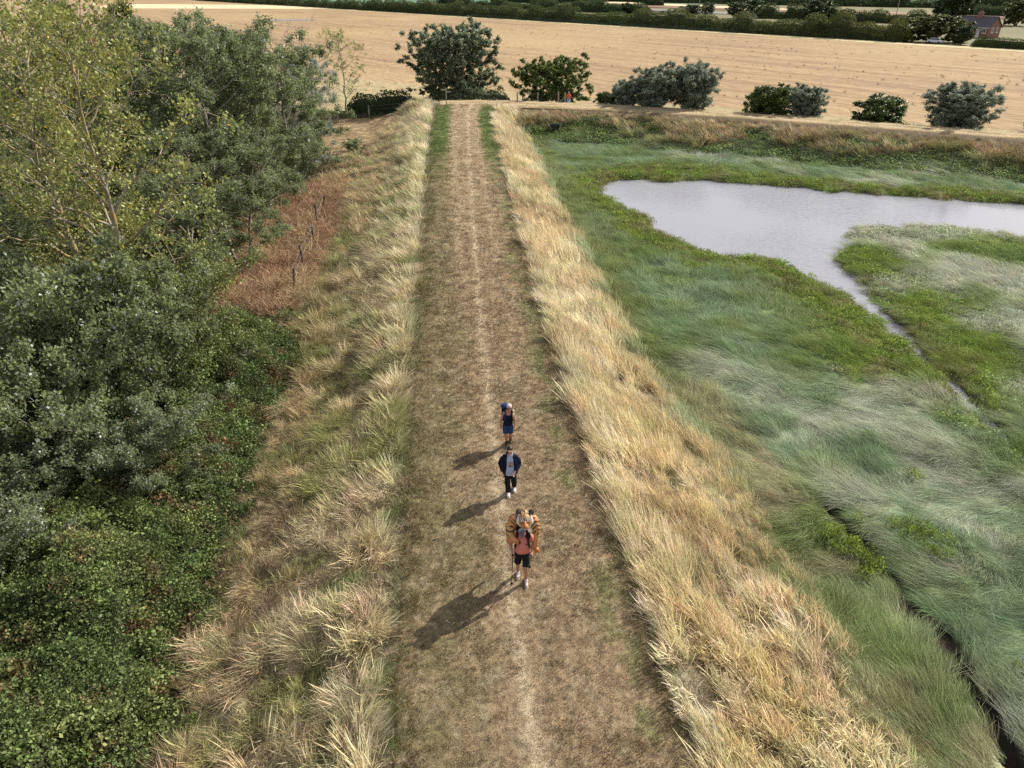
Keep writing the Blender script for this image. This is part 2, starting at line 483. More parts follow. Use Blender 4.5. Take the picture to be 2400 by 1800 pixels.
def bank_col(x, y, q):
    """colour of the rough grass on the banks"""
    n1 = fbm(x * 0.22, y * 0.22, 41); n2 = fbm(x * 0.7, y * 0.7, 44); n3 = fbm(x * 2.0, y * 2.0, 47)
    # right of the path: pale straw, greener towards the foot
    cr = mixc(C_STRAW, C_PALE, sstep(0.4, 0.65, n2)); cr = mixc(cr, C_TAN, sstep(0.5, 0.68, n1) * 0.6)
    cr = mixc(cr, C_OLIVE, sstep(0.55, 0.7, n3) * 0.35)
    ft = sstep(3.4, 5.4, q['dr'] + (n2 - 0.5) * 2.6 - np.interp(y, [12, 34, 60], [1.6, 0.2, -0.2]))
    cr = mixc(cr, mixc(mixc(C_OLIVE, C_PALE, 0.35), C_BLUE, sstep(0.4, 0.6, n2)), ft * 0.85)
    # left of the path: mixed green and straw, tan lower down, straw along the crest
    n4 = fbm(x * 1.1, y * 1.1, 48)
    cl = mixc(C_STRAW * 0.95, C_OLIVE * 1.05, sstep(0.42, 0.60, n1 * 0.4 + n4 * 0.6) * (1 - 0.45 * sstep(30, 60, y)))
    cl = mixc(cl, C_PALE, sstep(0.3, 1.2, 1.7 - q['dl']) * 0.5 * sstep(0.35, 0.55, n2) + 0.6 * sstep(20, 60, y) * sstep(0.42, 0.6, n2))
    cl = mixc(cl, mixc(C_TAN, C_OLIVE, sstep(0.5, 0.62, n4) * 0.8), sstep(2.4, 5.0, q['dl'] + (n2 - 0.5) * 3.0) * 0.75)
    cl = mixc(cl, C_BROWN, sstep(0.60, 0.72, n2) * 0.3)
    cl = mixc(cl, C_GREEN, sstep(0.60, 0.70, fbm(x * 0.8, y * 0.8, 50)) * 0.7)
    # second bank: brown and reddish, green at the foot
    c2 = mixc(C_TAN * 0.9, C_BROWN * 1.1, sstep(0.38, 0.6, n2)); c2 = mixc(c2, C_STRAW * 0.95, sstep(0.46, 0.62, n3) * 0.85); c2 = mixc(c2, C_RED * 0.85, sstep(0.52, 0.64, n1) * 0.35); c2 = mixc(c2, C_OLIVE * 0.75, sstep(0.48, 0.62, fbm(x * 0.5, y * 0.9, 49)) * 0.6)
    c2 = mixc(c2, C_GREEN * 0.8, sstep(0.56, 0.66, fbm(x * 0.3, y * 0.5, 52)) * sstep(1.2, 2.6, q['d2']))
    c2 = mixc(c2, C_BROWN * 1.05, sstep(1.5, 0.4, q['d2']) * 0.7)
    c2 = mixc(c2, C_GREEN * 1.05, sstep(3.6, 6.2, q['d2'] + (n1 - 0.5) * 7))
    c = np.where(q['right'][..., None], cr, cl)
    sec = (q['p2'] > q['p1']) & q['front'] & (q['dr'] > 3)
    return np.where(sec[..., None], c2, c)

# ------------------------------------------------------------------ ground sheet
def axis(lo, fine_lo, fine_hi, hi, step, grow=1.16):
    mid = np.arange(fine_lo, fine_hi + step / 2, step)
    l = []; s = step; v = fine_lo
    while v > lo: s *= grow; v -= s; l.append(v)
    h = []; s = step; v = fine_hi
    while v < hi: s *= grow; v += s; h.append(v)
    return np.concatenate([l[::-1], mid, h])
gx = axis(-4200, -24, 46, 4200, 0.2)
gy = [-12.0]
while gy[-1] < 104: gy.append(gy[-1] + 0.10 + 0.0055 * max(gy[-1], 0))
_s = gy[-1] - gy[-2]
while gy[-1] < 7500: _s *= 1.13; gy.append(gy[-1] + _s)
gy = np.array(gy)
GX, GY = np.meshgrid(gx, gy)
GZ, Q = terrain(GX, GY, True)
ny, nx = GX.shape
idx = np.arange(nx * ny).reshape(ny, nx)
GF = np.stack([idx[:-1, :-1], idx[:-1, 1:], idx[1:, 1:], idx[1:, :-1]], -1).reshape(-1, 4)
gme = np_mesh('ground', np.stack([GX, GY, GZ], -1).reshape(-1, 3), GF, smooth=True)
_n = fbm(GX * 0.5, GY * 0.5, 51)
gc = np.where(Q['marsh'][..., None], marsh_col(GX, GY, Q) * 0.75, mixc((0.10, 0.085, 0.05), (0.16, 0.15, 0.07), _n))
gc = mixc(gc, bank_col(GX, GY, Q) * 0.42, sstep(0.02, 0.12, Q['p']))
shore = np.minimum(Q['sdp'], Q['dck'])
gc = mixc(gc, C_MUD, 1 - sstep(0.1, 0.7, shore))
gc = mixc(gc, C_MUD * 0.4, 1 - sstep(0.35, 0.7, Q['ddt']))  # ditch shade put into the colour: mud darkened along the channel
_near = (GY < 110) & (GX > -40) & (GX < 10)
for P_, c_ in ((BRACKEN, C_RED * 0.95), (CUT, np.array((0.40, 0.30, 0.17)))):
    w = np.zeros(GX.shape); w[_near] = 1 - sstep(-0.8, 0.8, poly_sd(GX[_near], GY[_near], P_) + (_n[_near] - 0.5) * 3)
    gc = mixc(gc, mixc(c_, c_ * 0.7, sstep(0.4, 0.65, fbm(GX * 1.2, GY * 1.2, 53))), w)
far = (GY > 112) | (GX > 66)
gc = np.where(far[..., None], mixc((0.14, 0.14, 0.07), (0.22, 0.19, 0.10), fbm(GX * 0.02, GY * 0.02, 55)), gc)
gc = mixc(gc, (0.12, 0.20, 0.13), sstep(640, 760, GY))
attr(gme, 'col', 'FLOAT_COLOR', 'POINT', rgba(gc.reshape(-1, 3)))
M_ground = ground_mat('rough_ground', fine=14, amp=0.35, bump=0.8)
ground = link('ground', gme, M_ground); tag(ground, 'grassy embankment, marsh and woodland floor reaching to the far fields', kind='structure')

# ------------------------------------------------------------------ mown paths along the two banks
def path_mesh(name, left, right, n_across, z, colf):
    """left/right: (n,2) edges"""
    t = np.linspace(0, 1, n_across)
    X = left[:, None, 0] * (1 - t) + right[:, None, 0] * t
    Y = left[:, None, 1] * (1 - t) + right[:, None, 1] * t
    U = np.broadcast_to(t * 2 - 1, X.shape)
    camber = 0.035 * (1 - U ** 2)
    Z = z + camber + (fbm(X * 1.5, Y * 1.5, 61) - 0.5) * 0.03 + (fbm(X * 7, Y * 7, 62) - 0.5) * 0.02
    Z = Z - 0.12 * sstep(0.92, 1.0, np.abs(U))
    m, n = X.shape
    ix = np.arange(m * n).reshape(m, n)
    F = np.stack([ix[:-1, :-1], ix[:-1, 1:], ix[1:, 1:], ix[1:, :-1]], -1).reshape(-1, 4)
    me = np_mesh(name, np.stack([X, Y, Z], -1).reshape(-1, 3), F, smooth=True)
    attr(me, 'col', 'FLOAT_COLOR', 'POINT', rgba(colf(X, Y, U).reshape(-1, 3)))
    return me

P_DRY = np.array((0.345, 0.25, 0.15)); P_PALE = np.array((0.54, 0.44, 0.285)); P_DARK = np.array((0.165, 0.125, 0.066)); P_GRN = np.array((0.155, 0.17, 0.062))
def path_col(X, Y, U):
    n1 = fbm(X * 0.45, Y * 0.3, 71); n2 = fbm(X * 1.6, Y * 1.2, 73); n3 = fbm(X * 6.0, Y * 5.0, 75)
    n4 = fbm(X * 3.2, Y * 2.4, 77)
    c = mixc(P_DRY, P_DARK, sstep(0.40, 0.66, n2 * 0.15 + n3 * 0.45 + n4 * 0.40) * 0.8)
    c = mixc(c, P_PALE * 0.9, sstep(0.56, 0.72, n4) * 0.35)
    # greener and darker strip along the left verge, thin one on the right
    gl = sstep(-0.15, -0.55, U + (n1 - 0.5) * 0.5) * (0.5 + 0.5 * sstep(0.38, 0.62, n2))
    c = mixc(c, mixc(P_DARK, P_GRN, 0.55), gl * 0.6)
    gr = np.exp(-((U - 0.72 - (n1 - 0.5) * 0.3) / 0.12) ** 2) * sstep(0.40, 0.60, n2)
    c = mixc(c, P_GRN * 1.15, gr * 0.75)
    fg = sstep(52, 74, Y) * (Y < 94) * np.maximum(sstep(-0.36, -0.52, U + (n2 - 0.5) * 0.2), sstep(0.40, 0.56, U + (n2 - 0.5) * 0.2)) * sstep(94, 88, Y)
    c = mixc(c, np.array((0.125, 0.185, 0.045)), fg * 0.9)
    c = mixc(c, np.array((0.40, 0.29, 0.175)), sstep(30, 60, Y) * 0.55 * sstep(0.62, 0.35, np.abs(U + 0.03)))
    # trodden pale line down the middle
    w = 0.042 + 0.04 * n1
    off = np.interp(Y, [0, 9, 13, 21, 29, 46, 77, 95], [-0.05, -0.06, -0.05, -0.03, -0.02, 0.03, 0.10, 0.12]) + (n1 - 0.5) * 0.06
    c = mixc(c, P_PALE, np.exp(-((U - off) / w) ** 2) * (0.45 + 0.65 * n3))
    # faint wheel lines further off
    for o_ in (-0.30, 0.36):
        c = mixc(c, P_PALE * 0.9, np.exp(-((U - o_) / 0.09) ** 2) * 0.35 * sstep(25, 45, Y))
    c = mixc(c, P_PALE * 0.85, sstep(0.62, 0.72, n3) * 0.5)
    return c
py_ = [-8.0]
while py_[-1] < 94.5: py_.append(py_[-1] + 0.05 + 0.0042 * max(py_[-1], 0))
py_ = np.array(py_)
pm = path_mesh('path', np.stack([xl(py_) - 0.15, py_], 1), np.stack([xr(py_) + 0.15, py_], 1), 110, 0.0, path_col)
M_path = ground_mat('mown_dry_grass', fine=34, amp=0.72, bump=1.0, dist=0.07)
path = link('path', pm, M_path); tag(path, 'dry mown grass path along the top of the embankment', kind='structure')

def resample(P, step):
    P = np.asarray(P, float); s = np.concatenate([[0], np.cumsum(np.hypot(*(P[1:] - P[:-1]).T))])
    q = np.arange(0, s[-1], step)
    return np.stack([np.interp(q, s, P[:, 0]), np.interp(q, s, P[:, 1])], 1)
b2 = resample(BANK2, 0.35)
for _ in range(30): b2[1:-1] = (b2[:-2] + 2 * b2[1:-1] + b2[2:]) / 4
tn = np.gradient(b2, axis=0); tn /= np.linalg.norm(tn, axis=1)[:, None]
nrm = np.stack([-tn[:, 1], tn[:, 0]], 1)
def track_col(X, Y, U):
    n2 = fbm(X * 0.9, Y * 0.9, 83); n3 = fbm(X * 3, Y * 3, 85)
    c = mixc(np.array((0.40, 0.295, 0.165)), np.array((0.30, 0.225, 0.115)), sstep(0.4, 0.65, n2))
    for o_ in (-0.42, 0.42):
        c = mixc(c, P_PALE * 0.95, np.exp(-((U - o_) / 0.16) ** 2) * (0.5 + 0.4 * n3))
    return mixc(c, P_GRN, sstep(0.55, 0.7, n2) * 0.3)
wl = (np.interp(b2[:, 0], [-9, 0, 20, 50], [2.4, 2.6, 2.2, 1.9]))[:, None]
tm = path_mesh('side_path', b2 + nrm * wl, b2 - nrm * wl, 24, 0.012, track_col)
side_path = link('side_path', tm, M_path); tag(side_path, 'mown track turning right along the second bank', kind='structure')

# ------------------------------------------------------------------ pond
wx = np.array([5, 64.0]); wv = [(5.5, 14, WATER_Z), (64, 14, WATER_Z), (64, 70.5, WATER_Z), (5.5, 70.5, WATER_Z)]
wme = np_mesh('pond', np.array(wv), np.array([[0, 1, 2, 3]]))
mw, nt, b = mat_new('pond_water')
b.inputs['Base Color'].default_value = (0.275, 0.275, 0.30, 1)  # paler than the water: stands in for part of the bright cloud reflection
b.inputs['Roughness'].default_value = 0.11
b.inputs['IOR'].default_value = 1.33
b.inputs['Specular IOR Level'].default_value = 0.5
_g = nt.nodes.new('ShaderNodeNewGeometry')
_mp = nt.nodes.new('ShaderNodeMapping'); _mp.inputs['Rotation'].default_value = (0, 0, R(25)); _mp.inputs['Scale'].default_value = (1.0, 2.2, 1)
_w1 = nt.nodes.new('ShaderNodeTexNoise'); _w1.inputs['Scale'].default_value = 2.0; _w1.inputs['Detail'].default_value = 3; _w1.inputs['Distortion'].default_value = 0.6
_w2 = nt.nodes.new('ShaderNodeTexNoise'); _w2.inputs['Scale'].default_value = 0.07; _w2.inputs['Detail'].default_value = 2
nt.links.new(_g.outputs['Position'], _mp.inputs['Vector']); nt.links.new(_mp.outputs[0], _w1.inputs['Vector']); nt.links.new(_g.outputs['Position'], _w2.inputs['Vector'])
_mr = nt.nodes.new('ShaderNodeMapRange'); _mr.inputs['From Min'].default_value = 0.42; _mr.inputs['From Max'].default_value = 0.58
_mr.inputs['To Min'].default_value = 0.12; _mr.inputs['To Max'].default_value = 0.9
nt.links.new(_w2.outputs['Fac'], _mr.inputs['Value'])
_bp = nt.nodes.new('ShaderNodeBump'); _bp.inputs['Distance'].default_value = 0.06
nt.links.new(_mr.outputs[0], _bp.inputs['Strength']); nt.links.new(_w1.outputs['Fac'], _bp.inputs['Height']); nt.links.new(_bp.outputs[0], b.inputs['Normal'])
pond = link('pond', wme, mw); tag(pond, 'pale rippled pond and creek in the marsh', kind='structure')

# ------------------------------------------------------------------ far fields
HD = np.array((0.59, -0.807)); HN = np.array((0.807, 0.59)); H0 = np.array((0.0, 387.0))   # hedge line: point, direction, normal away from us
def hline(x, off=0.0):
    """point on the hedge line at x, moved off metres away from us"""
    p = H0 + HD * (x / HD[0]) + HN * off
    return p
def field_mat(name, c1, c2, c3, row=(0.012, 0.22), bump=0.4):
    m, nt, b = mat_new(name); N = nt.nodes; L = nt.links
    g = N.new('ShaderNodeNewGeometry')
    mp = N.new('ShaderNodeMapping'); mp.vector_type = 'TEXTURE'; mp.inputs['Rotation'].default_value = (0, 0, math.atan2(HD[1], HD[0]))
    L.new(g.outputs['Position'], mp.inputs['Vector'])
    def nz(sc, det, stretch):
        q = N.new('ShaderNodeVectorMath'); q.operation = 'MULTIPLY'; q.inputs[1].default_value = stretch
        L.new(mp.outputs[0], q.inputs[0])
        t = N.new('ShaderNodeTexNoise'); t.inputs['Scale'].default_value = sc; t.inputs['Detail'].default_value = det; t.inputs['Roughness'].default_value = 0.65
        L.new(q.outputs[0], t.inputs['Vector']); return t.outputs['Fac']
    a = nz(1.0, 5, (row[0], row[1], 1)); c = nz(0.012, 4, (1, 1, 1)); f = nz(0.9, 4, (0.5, 1.4, 1))
    def ramp(v, lo, hi):
        r = N.new('ShaderNodeMapRange'); r.inputs['From Min'].default_value = lo; r.inputs['From Max'].default_value = hi; L.new(v, r.inputs['Value']); return r.outputs[0]
    def mix(fa, A, B):
        x = N.new('ShaderNodeMix'); x.data_type = 'RGBA'; L.new(fa, x.inputs['Factor'])
        for k, vv in (('A', A), ('B', B)):
            if isinstance(vv, tuple): x.inputs[k].default_value = vv + (1,)
            else: L.new(vv, x.inputs[k])
        return x.outputs['Result']
    col = mix(ramp(a, 0.42, 0.60), c1, c2)
    col = mix(ramp(c, 0.45, 0.65), col, c3)
    fr = N.new('ShaderNodeMapRange'); fr.inputs['From Min'].default_value = 0.3; fr.inputs['From Max'].default_value = 0.7; fr.inputs['To Min'].default_value = 0.72; fr.inputs['To Max'].default_value = 1.22
    L.new(f, fr.inputs['Value'])
    s = N.new('ShaderNodeVectorMath'); s.operation = 'SCALE'; L.new(col, s.inputs[0]); L.new(fr.outputs[0], s.inputs['Scale'])
    L.new(s.outputs[0], b.inputs['Base Color']); b.inputs['Roughness'].default_value = 0.95; b.inputs['Specular IOR Level'].default_value = 0.05
    bp = N.new('ShaderNodeBump'); bp.inputs['Strength'].default_value = bump; bp.inputs['Distance'].default_value = 0.4
    L.new(f, bp.inputs['Height']); L.new(bp.outputs[0], b.inputs['Normal'])
    return m
def sheet(name, pts, z, m, label):
    me = bpy.data.meshes.new(name); bm = bmesh.new()
    f = bm.faces.new([bm.verts.new((p[0], p[1], z)) for p in pts])
    if f.normal.z < 0: f.normal_flip()
    bm.normal_update(); bm.to_mesh(me); bm.free()
    o = link(name, me, m); tag(o, label, kind='structure'); return o
M_barley = field_mat('ripe_barley', (0.375, 0.265, 0.152), (0.27, 0.185, 0.11), (0.39, 0.285, 0.155))
M_stubble = field_mat('pale_grass_strip', (0.50, 0.43, 0.24), (0.42, 0.36, 0.20), (0.55, 0.46, 0.27))
a0, a1 = hline(-700, -1), hline(330, -1)
sheet('barley_field', [a0, a1, (200, -60), (90, 58), (52, 79), (31, 91.5), (22, 96), (13, 99.5), (3, 102.5), (-9, 108), (-18, 112), (-60, 118), (-700, 300)], -2.02 + 0.03, M_barley, 'wide field of ripe barley beyond the second bank')
sheet('field_margin', [hline(-140, -9), hline(330, -9), hline(330, -2), hline(-140, -2)], -1.95, M_stubble, 'pale strip of dry grass along the far hedge')
sheet('field_corner', [(-24, 101), (-9, 109), (3, 104), (13, 101), (22, 97.5), (34, 92), (60, 77), (66, 82), (36, 101), (14, 112), (-8, 126), (-30, 140), (-60, 130)], -1.96,
      field_mat('thin_green_margin', (0.36, 0.30, 0.165), (0.29, 0.255, 0.125), (0.40, 0.31, 0.18), row=(0.2, 0.5)), 'greenish grass margin at the near edge of the barley')
M_straw = field_mat('straw_strip', (0.66, 0.54, 0.34), (0.60, 0.48, 0.29), (0.70, 0.58, 0.38))
M_brown = field_mat('bare_brown_soil', (0.24, 0.155, 0.115), (0.20, 0.13, 0.09), (0.30, 0.20, 0.14))
M_lilac = field_mat('grey_gravel_yard', (0.27, 0.24, 0.28), (0.32, 0.29, 0.32), (0.22, 0.20, 0.22), row=(0.3, 0.3))
M_green = field_mat('green_pasture', (0.14, 0.24, 0.15), (0.17, 0.27, 0.17), (0.12, 0.20, 0.12))
sheet('straw_strip', [(40, 700), (96, 700), (150, 560), (235, 455), (200, 520), (150, 640), (100, 760), (40, 760)], -1.90, M_straw, 'pale straw strip of field beyond the hedges')
sheet('bare_soil', [(64, 640), (140, 520), (150, 500), (212, 420), (300, 330), (310, 350), (235, 455), (150, 558), (96, 698), (40, 699)], -1.89, M_brown, 'brown bare soil bank below the straw strip')
sheet('gravel_yard', [(-18, 640), (66, 560), (85, 520), (128, 440), (136, 452), (94, 535), (60, 640), (-18, 690)], -1.91, M_lilac, 'grey gravel yard behind the long hedge')
sheet('pasture', [(300, 560), (700, 400), (1800, 1200), (300, 1400)], -1.92, M_green, 'blue green pasture at the far right')
sheet('stubble_field', [(260, 900), (1800, 820), (2600, 2400), (200, 2600)], -1.88, M_straw, 'whitish stubble field beyond the pasture')
sheet('sandy_patch', [(-300, 560), (-150, 545), (-112, 556), (-170, 640), (-330, 680)], -1.93, M_straw, 'bare pale patch at the far end of the barley')
pud = sheet('puddle', [(-113, 366), (-98, 372), (-92, 378), (-96, 384), (-110, 380), (-122, 372)], -1.9, simple('puddle_water', (0.10, 0.11, 0.15), rough=0.15, spec=0.5), 'small bluish puddle lying in the barley')
# ------------------------------------------------------------------ trees
def tubes(paths, sides=5):
    """paths: list of (pts (k,3), radii (k,)) -> V, F"""
    V = []; F = []; off = 0
    ang = np.arange(sides) * 2 * np.pi / sides
    for P, r in paths:
        P = np.asarray(P); r = np.asarray(r); k = len(P)
        t = np.gradient(P, axis=0); t /= np.linalg.norm(t, axis=1)[:, None] + 1e-9
        ref = np.where(np.abs(t[:, 2:3]) > 0.9, np.array([[1.0, 0, 0]]), np.array([[0, 0, 1.0]]))
        u = np.cross(t, ref); u /= np.linalg.norm(u, axis=1)[:, None] + 1e-9
        w = np.cross(t, u)
        ring = P[:, None] + r[:, None, None] * (u[:, None] * np.cos(ang)[None, :, None] + w[:, None] * np.sin(ang)[None, :, None])
        V.append(ring.reshape(-1, 3))
        a = off + (np.arange(k - 1)[:, None] * sides + np.arange(sides)[None]); b = off + (np.arange(k - 1)[:, None] * sides + (np.arange(sides)[None] + 1) % sides)
        F.append(np.stack([a, b, b + sides, a + sides], -1).reshape(-1, 4))
        off += k * sides
    return np.concatenate(V), np.concatenate(F)

def bez(a, b, c, n):
    t = np.linspace(0, 1, n)[:, None]
    return a * (1 - t) ** 2 + 2 * b * t * (1 - t) + c * t * t

def tree_data(seed, h, r, base=0.2, stems=1, nl=14, ns=6, nt=5, lp=40, leaf=0.11, up=0.5, trunk_r=0.16, upbias=0.3, prof=None, droop=0.0, ragged=0.25, spray=0.34, lean=(0, 0)):
    """returns wood tubes (V,F) and leaves (V,F,bv)"""
    rs = np.random.RandomState(seed)
    big = []; mid = []; fine = []; cen = []; tone = []
    if prof is None:
        prof = lambda s: math.sqrt(max(0.05, 1 - ((s - 0.42) / 0.62) ** 2))
    for k in range(stems):
        a = k * 2.4 + rs.rand() * 1.5
        rr = r * 0.42 * (stems > 1) * rs.uniform(0.4, 1.1)
        top = np.array([math.cos(a) * rr + lean[0], math.sin(a) * rr + lean[1], h * rs.uniform(0.86, 0.97 if stems > 1 else 0.93)])
        bot = np.array([math.cos(a) * 0.25 * (stems > 1), math.sin(a) * 0.25 * (stems > 1), -0.25])
        ctl = (bot + top) / 2 + np.append(rs.randn(2) * r * 0.14, 0)
        S = bez(bot, ctl, top, 12); S[1:-1, :2] += rs.randn(10, 2) * r * 0.02
        tr = trunk_r * (0.75 if stems > 1 else 1)
        big.append((S, tr * np.linspace(1, 0.13, 12) ** 0.9 * np.concatenate([[1.35], np.ones(11)])))
        for i in range(nl):
            s = base + (1 - base) * (i + rs.rand()) / nl
            f = s * 11; j = min(int(f), 10); st = S[j] + (S[j + 1] - S[j]) * (f - j)
            az = i * 2.4 + rs.rand() * 0.9 + k
            e = r * prof(s) * rs.uniform(1 - ragged * 1.6, 1 + ragged * 0.4)
            hd = np.array([math.cos(az), math.sin(az), 0])
            rise = e * (upbias + 0.5 * s) + (1 - s) * 0.0
            end = st + hd * e * 0.92 + np.array([0, 0, rise - droop * e])
            cl = st + hd * e * 0.5 + np.array([0, 0, rise * 0.75 + droop * e * 0.15]) + rs.randn(3) * e * 0.08
            L = bez(st, cl, end, 7); L[1:-1] += rs.randn(5, 3) * e * 0.025
            lr = tr * (0.5 - 0.32 * s)
            mid.append((L, np.linspace(lr, lr * 0.2, 7)))
            ltone = rs.randn() * 0.10
            for q in range(ns):
                tq = 0.22 + 0.78 * (q + rs.rand()) / ns
                f = tq * 6; j = min(int(f), 5); sp = L[j] + (L[j + 1] - L[j]) * (f - j)
                d = (end - st) / (np.linalg.norm(end - st) + 1e-9) * 0.7 + rs.randn(3) * 0.75 + np.array([0, 0, 0.35 - droop])
                d /= np.linalg.norm(d)
                ls = (0.20 * r + 0.35) * rs.uniform(0.6, 1.2)
                B = np.stack([sp, sp + d * ls * 0.5 + rs.randn(3) * 0.05, sp + d * ls + np.array([0, 0, -droop * 0.3 * ls])])
                fine.append((B, np.linspace(lr * 0.32 + 0.004, 0.006, 3)))
                for w in range(nt):
                    p0 = B[1] + (B[2] - B[1]) * rs.rand()
                    d2 = d * 0.6 + rs.randn(3) * 0.8; d2 /= np.linalg.norm(d2)
                    lw = spray * rs.uniform(0.6, 1.5) * (0.8 + 0.06 * r)
                    p1 = p0 + d2 * lw
                    if w % 2 == 0: fine.append((np.stack([p0, (p0 + p1) / 2 + rs.randn(3) * 0.03, p1]), np.array([0.009, 0.007, 0.003])))
                    m = max(1, int(lp * rs.uniform(0.5, 1.4)))
                    t = rs.rand(m)[:, None]
                    cen.append(p0 + (p1 - p0) * t + rs.randn(m, 3) * (spray * 0.33))
                    tone.append(np.full(m, ltone + rs.randn() * 0.12))
    Vb = [tubes(big, 8), tubes(mid, 6), tubes(fine, 4)]
    V = []; F = []; off = 0
    for v, f in Vb:
        V.append(v); F.append(f + off); off += len(v)
    fr_ = 1.0; fh_ = 1.0
    c = np.concatenate(cen) if cen else np.zeros((0, 3)); tn_ = np.concatenate(tone) if tone else np.zeros(0)
    if len(c) > 50:                                        # bring the crown to its stated height and radius
        fh_ = h / np.percentile(c[:, 2], 99.7); fr_ = r / np.percentile(np.hypot(c[:, 0], c[:, 1]), 96)
        sv = np.array([fr_, fr_, fh_]); c = c * sv
        V = [v * sv for v in V]
    keep = c[:, 2] > 0.12 if len(c) else slice(None)
    c = c[keep]; tn_ = tn_[keep]
    LV, LF, LB = leaves_at(c, rs, leaf, 0.75, up)
    bv = np.clip(0.5 + (LB[0] - 0.5) * 0.7 + tn_, 0, 1)
    return (np.concatenate(V), np.concatenate(F)), (LV, LF[0], bv), c

_tree_cache = {}
def tree(name, key, loc, sc, rz, label, group, wood, leafm, colf, parts=('trunk', 'crown'), cat='tree', **kw):
    """first use of a key builds the meshes; later ones are copies that share them"""
    root = empty(name, loc, rz)
    root.scale = sc if isinstance(sc, (tuple, list)) else (sc, sc, sc)
    tag(root, label, cat, group)
    if key not in _tree_cache:
        w, l, c = tree_data(**kw)
        tm_ = np_mesh('trunk', w[0], w[1], smooth=True)
        to = link(parts[0], tm_, wood, root)
        co = None
        if len(l[0]):
            lm = np_mesh('crown', l[0], l[1])
            attr(lm, 'bv', 'FLOAT', 'FACE', l[2])
            cc = colf(c, np.random.RandomState(5))
            attr(lm, 'col', 'FLOAT_COLOR', 'FACE', rgba(cc))
            co = link(parts[1], lm, leafm, root); co['kind'] = 'stuff'
        _tree_cache[key] = (to, co)
    else:
        for s in _tree_cache[key]:
            if s is None: continue
            c = s.copy(); COL.objects.link(c); c.parent = root
    return root

def wood_mat(name, c1, c2, scale=6):
    m, nt, b = mat_new(name); N = nt.nodes; L = nt.links
    tc = N.new('ShaderNodeTexCoord'); n = N.new('ShaderNodeTexNoise'); n.inputs['Scale'].default_value = scale; n.inputs['Detail'].default_value = 5
    L.new(tc.outputs['Object'], n.inputs['Vector'])
    r = N.new('ShaderNodeMapRange'); r.inputs['From Min'].default_value = 0.42; r.inputs['From Max'].default_value = 0.6; L.new(n.outputs['Fac'], r.inputs['Value'])
    x = N.new('ShaderNodeMix'); x.data_type = 'RGBA'; L.new(r.outputs[0], x.inputs['Factor']); x.inputs['A'].default_value = c1 + (1,); x.inputs['B'].default_value = c2 + (1,)
    L.new(x.outputs['Result'], b.inputs['Base Color']); b.inputs['Roughness'].default_value = 0.9
    bp = N.new('ShaderNodeBump'); bp.inputs['Strength'].default_value = 0.6; bp.inputs['Distance'].default_value = 0.02
    L.new(n.outputs['Fac'], bp.inputs['Height']); L.new(bp.outputs[0], b.inputs['Normal'])
    return m
W_grey = wood_mat('pale_bark', (0.30, 0.27, 0.22), (0.17, 0.15, 0.12))
W_lichen = wood_mat('lichen_bark', (0.31, 0.27, 0.215), (0.29, 0.215, 0.075), 3)
W_dark = wood_mat('dark_bark', (0.10, 0.08, 0.06), (0.16, 0.13, 0.10))
W_dead = wood_mat('dead_wood', (0.40, 0.34, 0.29), (0.28, 0.23, 0.19))
L_pop = blade_mat('poplar_leaf', trans=0.45, rough=0.6, inst=False, back=(0.19, 0.225, 0.12), var=0.45, spec=0.14)
L_sil = blade_mat('silver_poplar_leaf', trans=0.35, rough=0.6, inst=False, back=(0.30, 0.335, 0.25), var=0.4, spec=0.14)
L_plain = blade_mat('plain_leaf', trans=0.3, rough=0.45, inst=False, var=0.5, spec=0.35)

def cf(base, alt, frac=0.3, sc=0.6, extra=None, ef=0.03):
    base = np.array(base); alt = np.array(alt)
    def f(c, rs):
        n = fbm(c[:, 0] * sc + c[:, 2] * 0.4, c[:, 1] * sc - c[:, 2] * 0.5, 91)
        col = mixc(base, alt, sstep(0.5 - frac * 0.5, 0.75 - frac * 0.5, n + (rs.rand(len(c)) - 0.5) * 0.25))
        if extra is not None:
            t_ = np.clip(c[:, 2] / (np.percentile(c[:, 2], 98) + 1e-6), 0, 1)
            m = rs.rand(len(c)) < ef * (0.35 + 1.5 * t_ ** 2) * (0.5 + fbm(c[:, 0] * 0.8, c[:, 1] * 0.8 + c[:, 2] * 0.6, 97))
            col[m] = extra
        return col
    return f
c_pop = cf((0.20, 0.25, 0.095), (0.27, 0.31, 0.135), 0.4, extra=(0.55, 0.58, 0.54), ef=0.045)
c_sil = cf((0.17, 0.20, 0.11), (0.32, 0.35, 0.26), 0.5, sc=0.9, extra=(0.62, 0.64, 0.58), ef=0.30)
c_low = cf((0.185, 0.235, 0.075), (0.25, 0.29, 0.105), 0.4, extra=(0.62, 0.64, 0.58), ef=0.06)
c_yel = cf((0.20, 0.235, 0.06), (0.29, 0.305, 0.085), 0.5, extra=(0.42, 0.33, 0.05), ef=0.03)
c_dark = cf((0.065, 0.10, 0.03), (0.115, 0.155, 0.042), 0.35)
c_oak = cf((0.085, 0.125, 0.03), (0.16, 0.20, 0.045), 0.4)

GZ_ = lambda x, y: float(terrain(np.array([x]), np.array([y]))[0])
WG = 'trees of the wood left of the bank'
